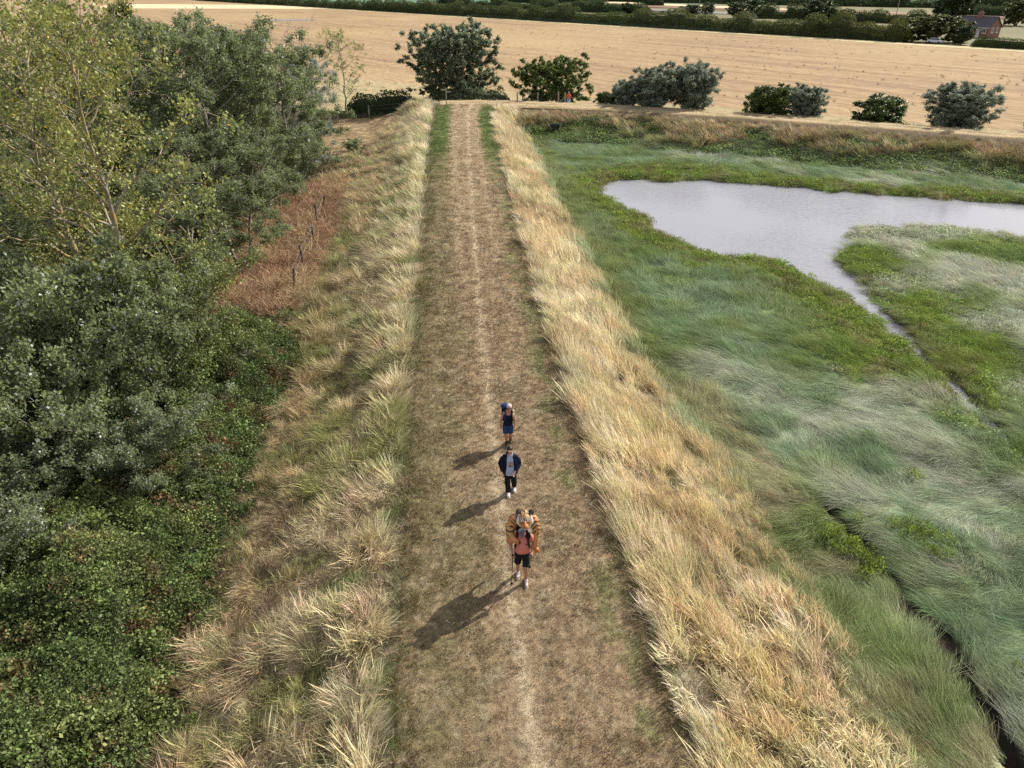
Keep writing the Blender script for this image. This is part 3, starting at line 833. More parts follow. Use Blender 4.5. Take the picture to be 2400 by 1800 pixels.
# key, x, y, height, scale of radius, turn, label
POP = dict(seed=11, h=11.0, r=4.6, base=0.14, nl=26, ns=8, nt=5, lp=56, leaf=0.108, trunk_r=0.17, upbias=0.35, stems=1, ragged=0.35)
POP2 = dict(seed=23, h=11.0, r=4.6, base=0.10, nl=14, ns=8, nt=5, lp=50, leaf=0.108, trunk_r=0.15, upbias=0.35, stems=2, ragged=0.35)
LOW = dict(seed=31, h=5.0, r=3.4, base=0.05, nl=11, ns=7, nt=5, lp=40, leaf=0.105, trunk_r=0.09, upbias=0.5, stems=3, ragged=0.35)
YEL = dict(seed=41, h=15.5, r=5.0, base=0.16, nl=27, ns=8, nt=5, lp=11, leaf=0.15, trunk_r=0.20, upbias=0.45, stems=1, ragged=0.3, spray=0.5)
YLOW = dict(seed=47, h=6.0, r=3.0, base=0.18, nl=14, ns=8, nt=5, lp=17, leaf=0.105, trunk_r=0.12, upbias=0.3, stems=2, ragged=0.3, spray=0.42)
def wood_tree(key, kw, x, y, h, rad, rz, label, wood=W_grey, leafm=L_pop, colf=c_pop, name='poplar_tree', cat='tree'):
    s = h / kw['h']; sr = rad / kw['r']
    return tree(name, key, (x, y, GZ_(x, y) - 0.05), (sr, sr, s), rz, label, WG, wood, leafm, colf, cat=cat, **kw)
wood_tree('yel', YEL, -14.8, 26.5, 15.4, 4.1, 0.3, 'tall thin yellow green tree with a bare lichened trunk rising through the crown', W_lichen, L_plain, c_yel, 'lichened_tree')
wood_tree('yel', YEL, -19.0, 29.5, 16.2, 4.6, 2.5, 'tall yellow green tree cut off by the left edge, beside the thin lichened one', W_lichen, L_plain, c_yel, 'lichened_tree')
wood_tree('pop', POP, -18.8, 46, 13.6, 5.6, 0.0, 'big grey green poplar just right of the tall yellow green tree')
wood_tree('pop2', POP2, -17.6, 51.5, 12.6, 5.2, 1.1, 'broad grey green poplar with a pale trunk in the middle of the wood')
wood_tree('pop', POP, -17.2, 58, 11.4, 4.8, 2.2, 'grey green poplar right of the wood\'s middle, below the bare dead branches')
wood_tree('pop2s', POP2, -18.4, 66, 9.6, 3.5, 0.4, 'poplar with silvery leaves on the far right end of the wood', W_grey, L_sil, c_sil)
wood_tree('pop2', POP2, -16.6, 41.5, 8.4, 4.6, 3.0, 'lower poplar hanging over the red brown bracken at the wood\'s edge')
wood_tree('pop', POP, -17.2, 36.0, 7.5, 3.8, 4.2, 'leafy poplar under the right side of the lichened tree')
wood_tree('pop', POP, -23.5, 52, 13.4, 4.6, 5.0, 'poplar with silver flecked top behind the big grey green one')
wood_tree('pop2', POP2, -24.5, 43, 13.0, 4.6, 1.9, 'poplar seen through the thin crown of the lichened tree')
wood_tree('pop', POP, -22.5, 60, 12.2, 4.2, 3.6, 'poplar at the back of the wood with its silver top against the barley')
wood_tree('pop2', POP2, -29.0, 50, 13.5, 4.6, 0.9, 'poplar at the back of the wood behind the left edge yellow green tree')
wood_tree('pop', POP, -30.0, 40, 12.6, 5.2, 1.3, 'poplar filling the left edge behind the lichened trees')
wood_tree('pop2', POP2, -25.5, 34, 9.5, 4.6, 2.9, 'lower poplar under the left edge yellow green tree')
wood_tree('pop', POP, -35.0, 48, 13.5, 5.2, 0.2, 'poplar at the very back of the wood on the left edge')
wood_tree('pop2', POP2, -21.5, 30.5, 7.5, 4.4, 5.6, 'shady poplar between the two lichened trunks')
wood_tree('ylow', YLOW, -13.7, 25.6, 6.2, 3.1, 0.5, 'small pale green tree with bare drooping twigs in front of the bracken', W_grey, L_plain, cf((0.12, 0.165, 0.045), (0.18, 0.215, 0.06), 0.5), 'small_tree')
wood_tree('low', LOW, -17.0, 23.4, 7.6, 4.4, 0.0, 'dense dark green poplar low at the left edge of the wood', W_grey, L_pop, c_low)
wood_tree('low', LOW, -14.2, 22.0, 6.6, 3.3, 1.4, 'dense blue green poplar in front of the lichened trunk', W_grey, L_pop, c_low)
wood_tree('low', LOW, -15.2, 18.6, 6.0, 3.4, 2.6, 'poplar speckled with white leaves above the left brambles', W_grey, L_pop, c_low)
wood_tree('lows', LOW, -11.8, 18.8, 4.0, 2.3, 3.9, 'low silvery poplar with white shoots beside the brambles', W_grey, L_pop, cf((0.19, 0.235, 0.09), (0.26, 0.29, 0.15), 0.4, extra=(0.62, 0.64, 0.58), ef=0.13))
wood_tree('lows', LOW, -14.2, 14.6, 4.0, 2.5, 5.1, 'nearest leafy poplar, sticking out over the brambles at the left edge', W_grey, L_pop, cf((0.19, 0.235, 0.09), (0.26, 0.29, 0.15), 0.4, extra=(0.62, 0.64, 0.58), ef=0.13))
CONE = dict(seed=53, h=13.0, r=2.0, base=0.06, nl=30, ns=5, nt=4, lp=30, leaf=0.16, trunk_r=0.16, upbias=0.9, prof=lambda s: max(0.12, 1.05 - s * 0.85), ragged=0.15)
wood_tree('cone', CONE, -30.5, 62, 14.0, 2.1, 0, 'narrow yellow green conifer poking above the wood', W_dark, L_plain, cf((0.085, 0.125, 0.025), (0.13, 0.165, 0.035), 0.4), 'conifer_tree')
wood_tree('cone', CONE, -34.5, 60, 15.0, 2.9, 2, 'dark green conifer left of the yellow green one', W_dark, L_plain, c_dark, 'conifer_tree')
THIN = dict(seed=61, h=11.5, r=3.0, base=0.25, nl=18, ns=5, nt=3, lp=10, leaf=0.17, trunk_r=0.10, upbias=0.55, ragged=0.3, spray=0.4)
wood_tree('thin', THIN, -21.6, 98, 10.6, 3.2, 0, 'thin see-through yellow green tree at the far right corner of the wood', W_grey, L_plain, c_yel, 'thin_tree')
DEAD = dict(seed=67, h=12.6, r=3.2, base=0.45, nl=16, ns=5, nt=3, lp=1, leaf=0.02, trunk_r=0.12, upbias=0.9, stems=2, ragged=0.3)
wood_tree('dead', DEAD, -20.0, 70, 12.9, 2.8, 0, 'leafless dead tree with pale bare branches above the poplars', W_dead, L_plain, c_yel, 'dead_tree')
BUSHB = dict(seed=71, h=3.4, r=2.4, base=0.03, nl=9, ns=6, nt=4, lp=26, leaf=0.13, trunk_r=0.07, upbias=0.5, stems=3, ragged=0.3)
wood_tree('bushb', BUSHB, -16.6, 76.5, 1.3, 1.1, 0, 'low green bush at the corner of the mown clearing', W_dark, L_plain, c_pop, 'green_bush', 'bush')

# ---- trees and bushes along the second bank
BG = 'trees along the second bank'
def bank_tree(key, kw, x, y, h, rad, rz, label, wood, leafm, colf, name, cat='tree', z=None):
    s = h / kw['h']; sr = rad / kw['r']
    return tree(name, key, (x, y, GZ_(x, y) - 0.05 if z is None else z), (sr, sr, s), rz, label, BG, wood, leafm, colf, cat=cat, **kw)
BIGP = dict(seed=104, h=10.8, r=6.2, base=0.02, nl=34, ns=9, nt=5, lp=34, leaf=0.23, trunk_r=0.24, upbias=0.28, stems=2, ragged=0.16,
            prof=lambda s: math.sqrt(max(0.06, 1 - ((s - 0.45) / 0.66) ** 2)))
OAK = dict(seed=107, h=7.1, r=5.2, base=0.03, nl=20, ns=8, nt=5, lp=34, leaf=0.23, trunk_r=0.22, upbias=0.25, stems=2, ragged=0.18,
           prof=lambda s: math.sqrt(max(0.10, 1 - ((s - 0.28) / 0.80) ** 2)))
SILV = dict(seed=113, h=6.0, r=3.0, base=0.01, nl=20, ns=8, nt=5, lp=28, leaf=0.18, trunk_r=0.10, upbias=0.9, stems=3, ragged=0.32)
BUSH = dict(seed=127, h=4.2, r=2.3, base=0.02, nl=12, ns=7, nt=5, lp=32, leaf=0.18, trunk_r=0.08, upbias=0.45, stems=3, ragged=0.25)
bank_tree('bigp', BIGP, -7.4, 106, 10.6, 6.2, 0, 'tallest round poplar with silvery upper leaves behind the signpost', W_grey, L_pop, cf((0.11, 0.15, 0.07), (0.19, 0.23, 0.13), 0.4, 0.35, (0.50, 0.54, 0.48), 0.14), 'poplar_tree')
bank_tree('oak', OAK, 5.4, 103, 7.0, 5.1, 0, 'broad dark green oak behind the gate posts', W_dark, L_plain, c_oak, 'oak_tree')
bank_tree('bush', BUSH, 12.0, 96.0, 2.5, 1.4, 0.4, 'small dark thorn bush right of the oak', W_dark, L_plain, c_dark, 'thorn_bush', 'bush')
bank_tree('silv', SILV, 14.2, 94.6, 3.8, 1.9, 1.0, 'thin feathery sapling on the left of the silver poplars', W_grey, L_sil, cf((0.14, 0.17, 0.10), (0.25, 0.28, 0.20), 0.5), 'silver_sapling')
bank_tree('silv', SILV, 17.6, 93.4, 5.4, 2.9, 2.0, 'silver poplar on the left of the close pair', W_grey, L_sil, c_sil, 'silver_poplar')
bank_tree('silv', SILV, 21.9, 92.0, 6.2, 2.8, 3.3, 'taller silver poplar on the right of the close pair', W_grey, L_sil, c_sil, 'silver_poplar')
bank_tree('bush', BUSH, 29.8, 88.2, 4.1, 2.4, 2.0, 'dark thorn bush leaning against a silver poplar', W_dark, L_plain, c_dark, 'thorn_bush', 'bush')
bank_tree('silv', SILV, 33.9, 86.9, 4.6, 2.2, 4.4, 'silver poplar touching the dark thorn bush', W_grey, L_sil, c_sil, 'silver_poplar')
bank_tree('bush', BUSH, 40.8, 83.4, 3.9, 2.6, 3.6, 'dark thorn bush standing alone between two silver poplars', W_dark, L_plain, c_dark, 'thorn_bush', 'bush')
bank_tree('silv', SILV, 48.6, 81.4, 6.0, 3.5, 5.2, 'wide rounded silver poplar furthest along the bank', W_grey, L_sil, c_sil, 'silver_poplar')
bank_tree('bush', BUSH, 53.9, 75.8, 2.8, 1.5, 5.0, 'small green bush cut by the right edge of the picture', W_dark, L_plain, c_oak, 'thorn_bush', 'bush')

# ------------------------------------------------------------------ hedges and far trees: leaf sprays over an uneven body
def hedge_mesh(pts, h, wdt, leaf, dens, seed, lump=9.0, hv=0.35):
    """leaf sprays over the faces of a long lumpy hedge"""
    rs = np.random.RandomState(seed)
    P = np.asarray(pts, float); seg = P[1:] - P[:-1]; ln = np.hypot(seg[:, 0], seg[:, 1]); tot = ln.sum()
    n = int(tot * (2 * h + wdt) * dens)
    s = rs.rand(n) * tot; cum = np.concatenate([[0], np.cumsum(ln)])
    i = np.clip(np.searchsorted(cum, s) - 1, 0, len(ln) - 1); t = (s - cum[i]) / ln[i]
    c = P[i] + seg[i] * t[:, None]; d = seg[i] / ln[i][:, None]; nn = np.stack([-d[:, 1], d[:, 0]], 1)
    cells = np.cumsum(rs.uniform(0.45, 1.0, int(tot / (lump * 0.45)) + 4) * lump); cells = np.concatenate([[0], cells])
    chh = rs.uniform(1 - hv, 1 + hv * 0.6, len(cells) + 1)
    def height(v):
        k = np.clip(np.searchsorted(cells, v, side='right') - 1, 0, len(cells) - 2)
        t_ = (v - cells[k]) / (cells[k + 1] - cells[k])
        dome = np.sqrt(np.clip(1 - (2 * t_ - 1) ** 2, 0, 1))
        endf = np.sqrt(np.clip(np.minimum(v, tot - v) / (0.9 * h), 0.02, 1))
        return endf * h * (1 - (0.5 * hv + 0.06) * (1 - dome)) * chh[k] * (0.92 + 0.16 * vn(v / (lump * 0.2), np.full(len(v), seed), 6)), dome
    hh, dm_ = height(s)
    ww = wdt * 0.5 * (0.72 + 0.3 * dm_) * np.sqrt(np.clip(np.minimum(s, tot - s) / (0.9 * h), 0.05, 1))
    a = rs.uniform(0, math.pi, n); q = rs.uniform(0.82, 1.05, n)
    x = np.cos(a); z = np.sin(a)
    x = np.sign(x) * np.abs(x) ** 0.55; z = z ** 0.7
    off = ww * x * q
    V = np.stack([c[:, 0] + nn[:, 0] * off, c[:, 1] + nn[:, 1] * off, hh * z * q], 1)
    lv, lf, lb = leaves_at(V, rs, leaf, 0.85, 0.45)
    # body inside
    m = max(4, int(tot / (lump * 0.12))); ss = np.linspace(min(tot * 0.1, 0.3 * h), tot - min(tot * 0.1, 0.3 * h), m)
    ii = np.clip(np.searchsorted(cum, ss) - 1, 0, len(ln) - 1); tt = (ss - cum[ii]) / ln[ii]
    cc = P[ii] + seg[ii] * tt[:, None]; dd = seg[ii] / ln[ii][:, None]; n2 = np.stack([-dd[:, 1], dd[:, 0]], 1)
    h2 = 0.74 * height(ss)[0]
    sec = [(-0.24, 0), (-0.26, 0.6), (-0.12, 0.98), (0.12, 0.98), (0.26, 0.6), (0.24, 0)]
    bv_ = np.stack([np.stack([cc[:, 0] + n2[:, 0] * wdt * o, cc[:, 1] + n2[:, 1] * wdt * o, h2 * k - 0.2 * (k == 0)], 1) for o, k in sec], 1)
    ix = np.arange(m * 6).reshape(m, 6)
    bf = np.stack([ix[:-1, :-1], ix[:-1, 1:], ix[1:, 1:], ix[1:, :-1]], -1).reshape(-1, 4)
    return (lv, lf[0], lb[0], V), (bv_.reshape(-1, 3), bf)
M_core = simple('twiggy_core', (0.042, 0.055, 0.022), rough=1.0, var=0.3, scale=2)
L_hedge = blade_mat('hedge_leaf', trans=0.2, rough=0.7, inst=False, var=0.3, spec=0.08)
def hedge(name, pts, h, wdt, leaf, dens, seed, label, colf, z=-2.1, group='far hedges', cat='hedge', lump=9.0, hv=0.35):
    root = empty(name, (pts[0][0], pts[0][1], z)); tag(root, label, cat, group)
    P = [(p[0] - pts[0][0], p[1] - pts[0][1]) for p in pts]
    (lv, lf, lb, c), (bv_, bf) = hedge_mesh(P, h, wdt, leaf, dens, seed, lump, hv)
    bo = link('branches', np_mesh('branches', bv_, bf, True), M_core, root)
    me = np_mesh('foliage', lv, lf); attr(me, 'bv', 'FLOAT', 'FACE', lb)
    attr(me, 'col', 'FLOAT_COLOR', 'FACE', rgba(colf(c, np.random.RandomState(seed))))
    fo = link('foliage', me, L_hedge, root); fo['kind'] = 'stuff'
    return root
c_hed = cf((0.07, 0.10, 0.036), (0.115, 0.135, 0.044), 0.3, sc=0.12)
c_hed2 = cf((0.065, 0.10, 0.042), (0.10, 0.135, 0.055), 0.35, sc=0.1)
hedge('hedgerow', [hline(x, 3.5) for x in (-100, -60, -20, 20, 60, 100)], 6.2, 7.0, 0.42, 8.5, 1, 'long dark hedgerow along the far side of the barley', c_hed, hv=0.42, lump=12)
hedge('hedgerow', [hline(x, 3.5) for x in (94, 106, 115)], 6.4, 6.5, 0.36, 14, 2, 'taller leafy hedgerow end near the brick house', cf((0.06, 0.08, 0.026), (0.13, 0.14, 0.035), 0.45, 0.15), hv=0.45, lump=9)
hedge('hedgerow', [hline(x, 3.0) for x in (-330, -260, -180, -101)], 5.5, 7.0, 0.7, 3.4, 3, 'distant hedgerow behind the left part of the barley', c_hed2, hv=0.4)
hedge('weed_strip', [hline(x, -0.8) for x in (-40, 0, 40, 80)], 1.3, 1.8, 0.3, 9.0, 4, 'low blue green weeds along the foot of the long hedgerow', cf((0.06, 0.09, 0.05), (0.09, 0.12, 0.075), 0.4, 0.2), cat='weeds')
hedge('clipped_hedge', [hline(125.5, 0.5), hline(134, 0.5), hline(146, 0.5)], 2.7, 3.0, 0.22, 26.0, 5, 'square clipped hedge in front of the brick house', cf((0.05, 0.075, 0.018), (0.11, 0.14, 0.03), 0.4, 0.3), hv=0.08)
hedge('hedgerow', [(-60, 650), (0, 560), (40, 505), (78, 452)], 6.0, 8.0, 0.7, 3.6, 6, 'second row of scrub just behind the long hedgerow', c_hed2, hv=0.5, lump=14)
hedge('hedgerow', [(-20, 760), (30, 720), (72, 672)], 7.0, 7.0, 0.9, 2.4, 7, 'dark far hedge before the gap in the straw strip', c_hed2, hv=0.2)
hedge('hedgerow', [(105, 650), (118, 628)], 6.5, 7.0, 0.85, 3, 8, 'short far hedge piece right of the gap in the straw strip', c_hed2, hv=0.2)
hedge('hedgerow', [(238, 452), (262, 425), (285, 400)], 5.0, 5.0, 0.55, 5, 9, 'even topped far hedge left of the tall dark tree', c_hed2, hv=0.15)
hedge('hedgerow', [(80, 800), (180, 700), (290, 590), (420, 500)], 9.0, 14.0, 1.3, 0.9, 10, 'wooded belt on the skyline behind the straw strip', c_hed2, hv=0.5, lump=22)
hedge('hedgerow', [(124, 405), (150, 372), (178, 335)], 5.5, 7.0, 0.5, 6, 11, 'scrubby green hedge behind the parked cars', cf((0.06, 0.085, 0.03), (0.11, 0.13, 0.04), 0.4, 0.15), hv=0.5)
hedge('hedgerow', [(-420, 960), (-200, 900), (0, 860)], 9.0, 14.0, 1.5, 0.8, 12, 'wooded belt at the top of the picture left of the white tower', c_hed2, hv=0.5, lump=22)
hedge('bramble_hedge', [(-22, 99.5), (-17, 102.5), (-12.5, 105)], 2.3, 4.0, 0.22, 30, 13, 'low dark bramble hedge running up to the tallest poplar', cf((0.035, 0.06, 0.02), (0.06, 0.09, 0.03), 0.35, 0.3), z=-2.2, hv=0.4, lump=5, group='hedges by the bank')
hedge('undergrowth', [(-11, 101.5), (-6, 101.5), (0, 100.3)], 2.0, 2.6, 0.2, 26, 14, 'shady undergrowth at the foot of the tallest poplar', cf((0.06, 0.085, 0.04), (0.13, 0.16, 0.09), 0.3, 0.4), z=-1.3, hv=0.4, lump=4, group='hedges by the bank')
FT = 'trees around the brick house'
FAR = dict(seed=151, h=10, r=5, base=0.05, nl=16, ns=6, nt=4, lp=16, leaf=0.62, trunk_r=0.35, upbias=0.3, stems=2, ragged=0.2, spray=0.6)
FAR.update(lp=26, leaf=0.48)
def far_tree(x, y, h, rad, rz, label, colf, key, name='broad_tree', group=FT):
    return tree(name, key, (x, y, -2.1), (rad / 5, rad / 5, h / 10), rz, label, group, W_dark, L_plain, colf, **FAR)
far_tree(185, 335, 16.5, 9.0, 0, 'tall dark tree left of the brick house, topmost in the picture', cf((0.05, 0.075, 0.03), (0.075, 0.11, 0.04), 0.35, 0.2), 'fd')
far_tree(209, 330, 9.5, 5.6, 1, 'rounded olive green tree between the tall dark tree and the house', cf((0.08, 0.10, 0.03), (0.13, 0.145, 0.04), 0.4, 0.2), 'fy')
far_tree(222, 318, 15.5, 8.0, 2, 'tall yellowish tree right behind the house chimney', cf((0.065, 0.085, 0.025), (0.13, 0.14, 0.035), 0.35, 0.2), 'fy2')
far_tree(205, 262, 16, 7.5, 3, 'dark reddish copper tree at the right edge behind the house', cf((0.055, 0.05, 0.035), (0.10, 0.07, 0.055), 0.4, 0.2), 'fr')
far_tree(190, 240, 12, 5.6, 4, 'dark green tree right beside the house gable', cf((0.035, 0.055, 0.024), (0.055, 0.08, 0.03), 0.35, 0.2), 'fd2')
far_tree(124, 234, 7.2, 6.5, 1.5, 'yellow green bushy tree above the white car in the hedge', cf((0.085, 0.10, 0.03), (0.14, 0.15, 0.045), 0.4, 0.25), 'fb')
far_tree(131.5, 233, 5.6, 4.2, 2.5, 'yellow green bushy tree just left of the house front', cf((0.085, 0.10, 0.03), (0.14, 0.15, 0.045), 0.4, 0.25), 'fb')
far_tree(128.0, 224, 4.8, 2.6, 0.5, 'dark bushy tree in front of the house\'s left corner', cf((0.04, 0.06, 0.024), (0.07, 0.10, 0.03), 0.4, 0.25), 'fd3')
far_tree(158, 200, 4.6, 3.0, 0.9, 'bushy hedge tree at the right edge in front of the gardens', cf((0.07, 0.09, 0.03), (0.10, 0.13, 0.04), 0.4, 0.25), 'fb2')
for k_, (x_, y_, h_, r_, lab_) in enumerate([(66, 462, 5.5, 4.0, 'round bush on the left end of the grey gravel yard'), (97, 432, 5.2, 6.0, 'round bush in front of the grey gravel yard'),
                                             (110, 452, 6.0, 4.0, 'taller bush at the back of the grey gravel yard'), (113, 402, 7.0, 5.5, 'bush on the left of the parked cars'),
                                             (127, 420, 8.0, 5.0, 'tall bush behind the parked cars'), (142, 372, 9.0, 7.0, 'large bush right of the parked cars'),
                                             (-48, 640, 7.0, 8.0, 'bush at the foot of the white tower')]):
    far_tree(x_, y_, h_, r_, k_ * 1.3, lab_, c_hed2, 'fbush', 'round_bush', 'bushes beyond the long hedgerow')
# ------------------------------------------------------------------ grasses and low plants (nobody could count them: stuff)
_ca, _sa = math.cos(R(29.4)), math.sin(R(29.4))
def in_view(x, y, z, m=0.10):
    zz = z - 13.0
    f = y * _ca - zz * _sa; up = y * _sa + zz * _ca
    u = 1665 * x / np.maximum(f, .1) / 1200; v = 1665 * up / np.maximum(f, .1) / 900
    return (f > 1) & (np.abs(u) < 1 + m) & (v < 1 + m) & (v > -1 - m * 1.6)
def sample(seed, box, dens0, y0=16.0, fall=1.0, dmin=1.0):
    """random points thinner with distance; box = xlo, xhi, ylo, yhi"""
    rs = np.random.RandomState(seed)
    xlo, xhi, ylo, yhi = box
    out = []
    yb = np.arange(ylo, yhi, 2.0)
    for a in yb:
        d = max(dmin, dens0 * min(1, (y0 / max(a, 1)) ** fall))
        n = rs.poisson(d * 2.0 * (xhi - xlo))
        out.append(np.stack([rs.uniform(xlo, xhi, n), rs.uniform(a, a + 2.0, n)], 1))
    p = np.concatenate(out)
    x, y = p[:, 0], p[:, 1]
    z, q = terrain(x, y, True)
    k = in_view(x, y, z)
    return x[k], y[k], z[k], {n: v[k] for n, v in q.items()}, rs
def sub(m, x, y, z, q): return x[m], y[m], z[m], {n: v[m] for n, v in q.items()}
def jitter(c, rs, a=0.12, h=0.05):
    f = 1 + a * rs.randn(len(c), 1)
    return np.clip(c * f * (1 + h * rs.randn(len(c), 3)), 0.01, 0.9)
def dscale(y, y0=16, p=0.34, mx=2.0): return np.clip((np.maximum(y, 1) / y0) ** p, 1, mx)

M_straw_b = blade_mat('dry_grass_blade', trans=0.2, rough=0.6, var=0.55, spec=0.15)
M_green_b = blade_mat('green_grass_blade', trans=0.3, rough=0.6, var=0.5, spec=0.15)
M_leaf_i = blade_mat('bramble_leaf', trans=0.25, rough=0.5, var=0.45, spec=0.22)

straw_p = [tuft(200 + i, n=46, h=(0.45, 1.0), rad=0.17, w=0.0105, lean=0.30 + 0.10 * (i % 3), spread=0.22, droop=0.25, head=0.75, segs=3) for i in range(5)]
mess_p = [tuft(220 + i, n=60, h=(0.3, 0.85), rad=0.18, w=0.0085, head=0.35, lean=0.5, spread=0.5, droop=0.85, segs=4) for i in range(5)]
lodge_p = [tuft(240 + i, n=64, h=(0.45, 0.95), rad=0.26, w=0.010, lean=1.25, spread=0.34, droop=0.5, segs=4, flat=0.35) for i in range(5)]
short_p = [tuft(260 + i, n=24, h=(0.02, 0.06), rad=0.13, w=0.009, lean=0.2, spread=0.8, droop=0.4, segs=2) for i in range(4)]
low_p = [tuft(280 + i, n=30, h=(0.12, 0.3), rad=0.16, w=0.012, lean=0.3, spread=0.5, droop=0.4, segs=2) for i in range(4)]
leafy_p = [leafclump(300 + i, n=46, r=0.26, size=0.062, flat=0.7, aspect=0.6, up=0.5) for i in range(4)]
def rotz(a, rs, tilt=0.12):
    n = len(a)
    return np.stack([rs.randn(n) * tilt, rs.randn(n) * tilt, a], 1)

# 1 tall straw on the right-hand slope
x, y, z, q, rs = sample(1, (-4, 13, 5, 95), 24, 17, 0.75, 5)
m = (q['dr'] > 0.02 + 0.55 * rs.rand(len(x)) ** 2) & (q['dr'] < np.interp(y, [14, 34, 60], [7.0, 5.4, 4.8])) & (q['p'] > 0.01) & ((q['p1'] >= q['p2']) | (q['dr'] < 3)) & (q['d2'] > 0.6) & (rs.rand(len(x)) < 1.15 - 0.10 * q['dr'])
x, y, z, q = sub(m, x, y, z, q)
c = jitter(bank_col(x, y, q), rs, 0.14)
ang = R(158) + (fbm(x * 0.35, y * 0.35, 101) - 0.5) * 3.2 + rs.randn(len(x)) * 0.3
s = dscale(y) * rs.uniform(0.75, 1.15, len(x)) * (0.55 + 0.65 * sstep(0.25, 0.75, fbm(x * 0.7, y * 0.7, 103))) * (0.85 + 0.15 * sstep(0.0, 1.0, q['dr'])) * (1 - 0.35 * sstep(4.2, 6.4, q['dr']))
gone = fbm(x * 0.9, y * 0.9, 104) > 0.24
x, y, z, c, ang, s = [a[gone] for a in (x, y, z, c, ang, s)]
hz = np.clip(s / dscale(y) * 1.0, 0.5, 1.25)
scatter('straw_grass', straw_p, np.stack([x, y, z], 1), rotz(ang, rs), np.stack([s, s, hz * np.minimum(dscale(y), 1.15)], 1), c, M_straw_b, seed=1, label='tall pale straw grass on the slope right of the path')

# 2 tousled grass on the left-hand slope
x, y, z, q, rs = sample(2, (-22, 2, 5, 97), 28, 17, 0.75, 5)
sb = poly_sd(x, y, BRAMBLE); sk = poly_sd(x, y, BRACKEN); sc_ = poly_sd(x, y, CUT)
m = (q['dl'] > 0.38 + 0.35 * (rs.rand(len(x)) - 0.3)) & (q['dl'] < 8.5) & (sb > 0.1) & (sk > 0.3) & (sc_ > 0.3) & ((q['p2'] < 0.85) | (q['dl'] > 1))
m &= ~((y > 94) & (x > -9.5))
x, y, z, q = sub(m, x, y, z, q)
c = jitter(bank_col(x, y, q), rs, 0.15)
farl = sstep(26, 45, y)
n0 = fbm(x * 0.6, y * 0.6, 111)
ang = (R(70) + (n0 - 0.5) * 13) * (1 - farl) + (R(158) + (n0 - 0.5) * 3) * farl + rs.randn(len(x)) * (0.35 + 0.6 * (1 - farl))
s = dscale(y) * rs.uniform(0.6, 1.2, len(x)) * (0.42 + 0.95 * sstep(0.25, 0.75, fbm(x * 0.75, y * 0.75, 113)))
gone = (fbm(x * 0.8, y * 0.8, 114) > 0.27)
x, y, z, c, ang, s = [a[gone] for a in (x, y, z, c, ang, s)]
farl = sstep(26, 45, y)
s = s * (0.90 + 0.10 * farl) * (0.75 + 0.25 * sstep(0.1, 0.7, xl(y) - x)) * (1 + 0.25 * np.exp(-((xl(y) - x - 1.0) / 0.8) ** 2)) * (1 - 0.25 * sstep(2.5, 5.0, xl(y) - x))
s = np.minimum(s, 1.08 * dscale(y))
hz = np.clip(s / dscale(y), 0.3, 0.92) * np.minimum(dscale(y), 1.15) * (0.85 + 0.15 * sstep(26, 45, y))
rk_ = rs.rand(len(x)) + 0.5 * (fbm(x * 0.5, y * 0.5, 117) - 0.5) + 0.35 * sstep(2.0, 0.6, xl(y) - x); ml = rk_ < 0.42; mk = (rk_ >= 0.42) & (rk_ < 0.84); mk2 = rk_ >= 0.84
for nm, mm, pr, lab in (('lodged_grass', ml, lodge_p, 'grass lying flat in swirls on the slope left of the path'), ('tousled_grass', mk, mess_p, 'tousled green and straw coloured grass on the slope left of the path'), ('seeding_grass', mk2, straw_p, 'upright seeding grass among the tousled grass left of the path')):
    scatter(nm, pr, np.stack([x, y, z], 1)[mm], rotz(ang[mm], rs), np.stack([s, s, hz], 1)[mm], c[mm], M_straw_b, seed=2, label=lab)

# short thatch and green shoots under the tall grass of both slopes
x, y, z, q, rs = sample(20, (-20, 13, 5, 60), 26, 15, 1.1, 5)
m = (((q['dr'] > -0.05) & (q['dr'] < np.interp(y, [14, 34, 60], [7.0, 5.4, 4.8]))) | ((q['dl'] > 0.0) & (q['dl'] < 8.5) & (poly_sd(x, y, BRAMBLE) > 0.1) & (poly_sd(x, y, BRACKEN) > 0.3)))
x, y, z, q = sub(m, x, y, z, q)
n_ = fbm(x * 0.9, y * 0.9, 119)
c = mixc(bank_col(x, y, q) * 0.75, C_OLIVE * 0.7, sstep(0.45, 0.62, n_) * 0.7); c = jitter(mixc(c, C_BROWN * 0.9, (rs.rand(len(x)) < 0.3) * 0.6), rs, 0.2)
s = dscale(y, 15) * rs.uniform(0.8, 1.4, len(x))
scatter('thatch_grass', low_p, np.stack([x, y, z], 1), rotz(rs.rand(len(x)) * 6.28, rs), np.stack([s, s, s * 0.8], 1), c, M_straw_b, seed=20, label='short matted grass under the tall grass of both slopes')

# 3 lodged salt-marsh grass
x, y, z, q, rs = sample(3, (2, 66, 5, 92), 24, 18, 0.75, 5.0)
nw = np.minimum(q['sdp'], q['dck'] * 0.62 + 0.2 + 3.0 * sstep(30, 23, y))
n2 = fbm(x * 0.45, y * 0.45, 35)
br = 1 - sstep(1.8, 4.2, nw + (n2 - 0.5) * 5)
m = q['marsh'] & (q['dr'] > 4.0) & (q['p'] < 0.42) & (q['sdp'] > 0.15) & (q['dck'] > 0.12) & (q['ddt'] > 0.36) & (rs.rand(len(x)) > br * 0.75)
x, y, z, q = sub(m, x, y, z, q); n2 = n2[m]
c = marsh_col(x, y, q)
c = mixc(c, bank_col(x, y, q), sstep(0.12, 0.3, q['p']))
c = jitter(c, rs, 0.16)
sw = fbm(x * 0.22, y * 0.22, 121); sw2 = fbm(x * 0.8, y * 0.8, 123)
ang = R(150) + (sw - 0.5) * 5.0 + (sw2 - 0.5) * 2.5 + rs.randn(len(x)) * 0.25
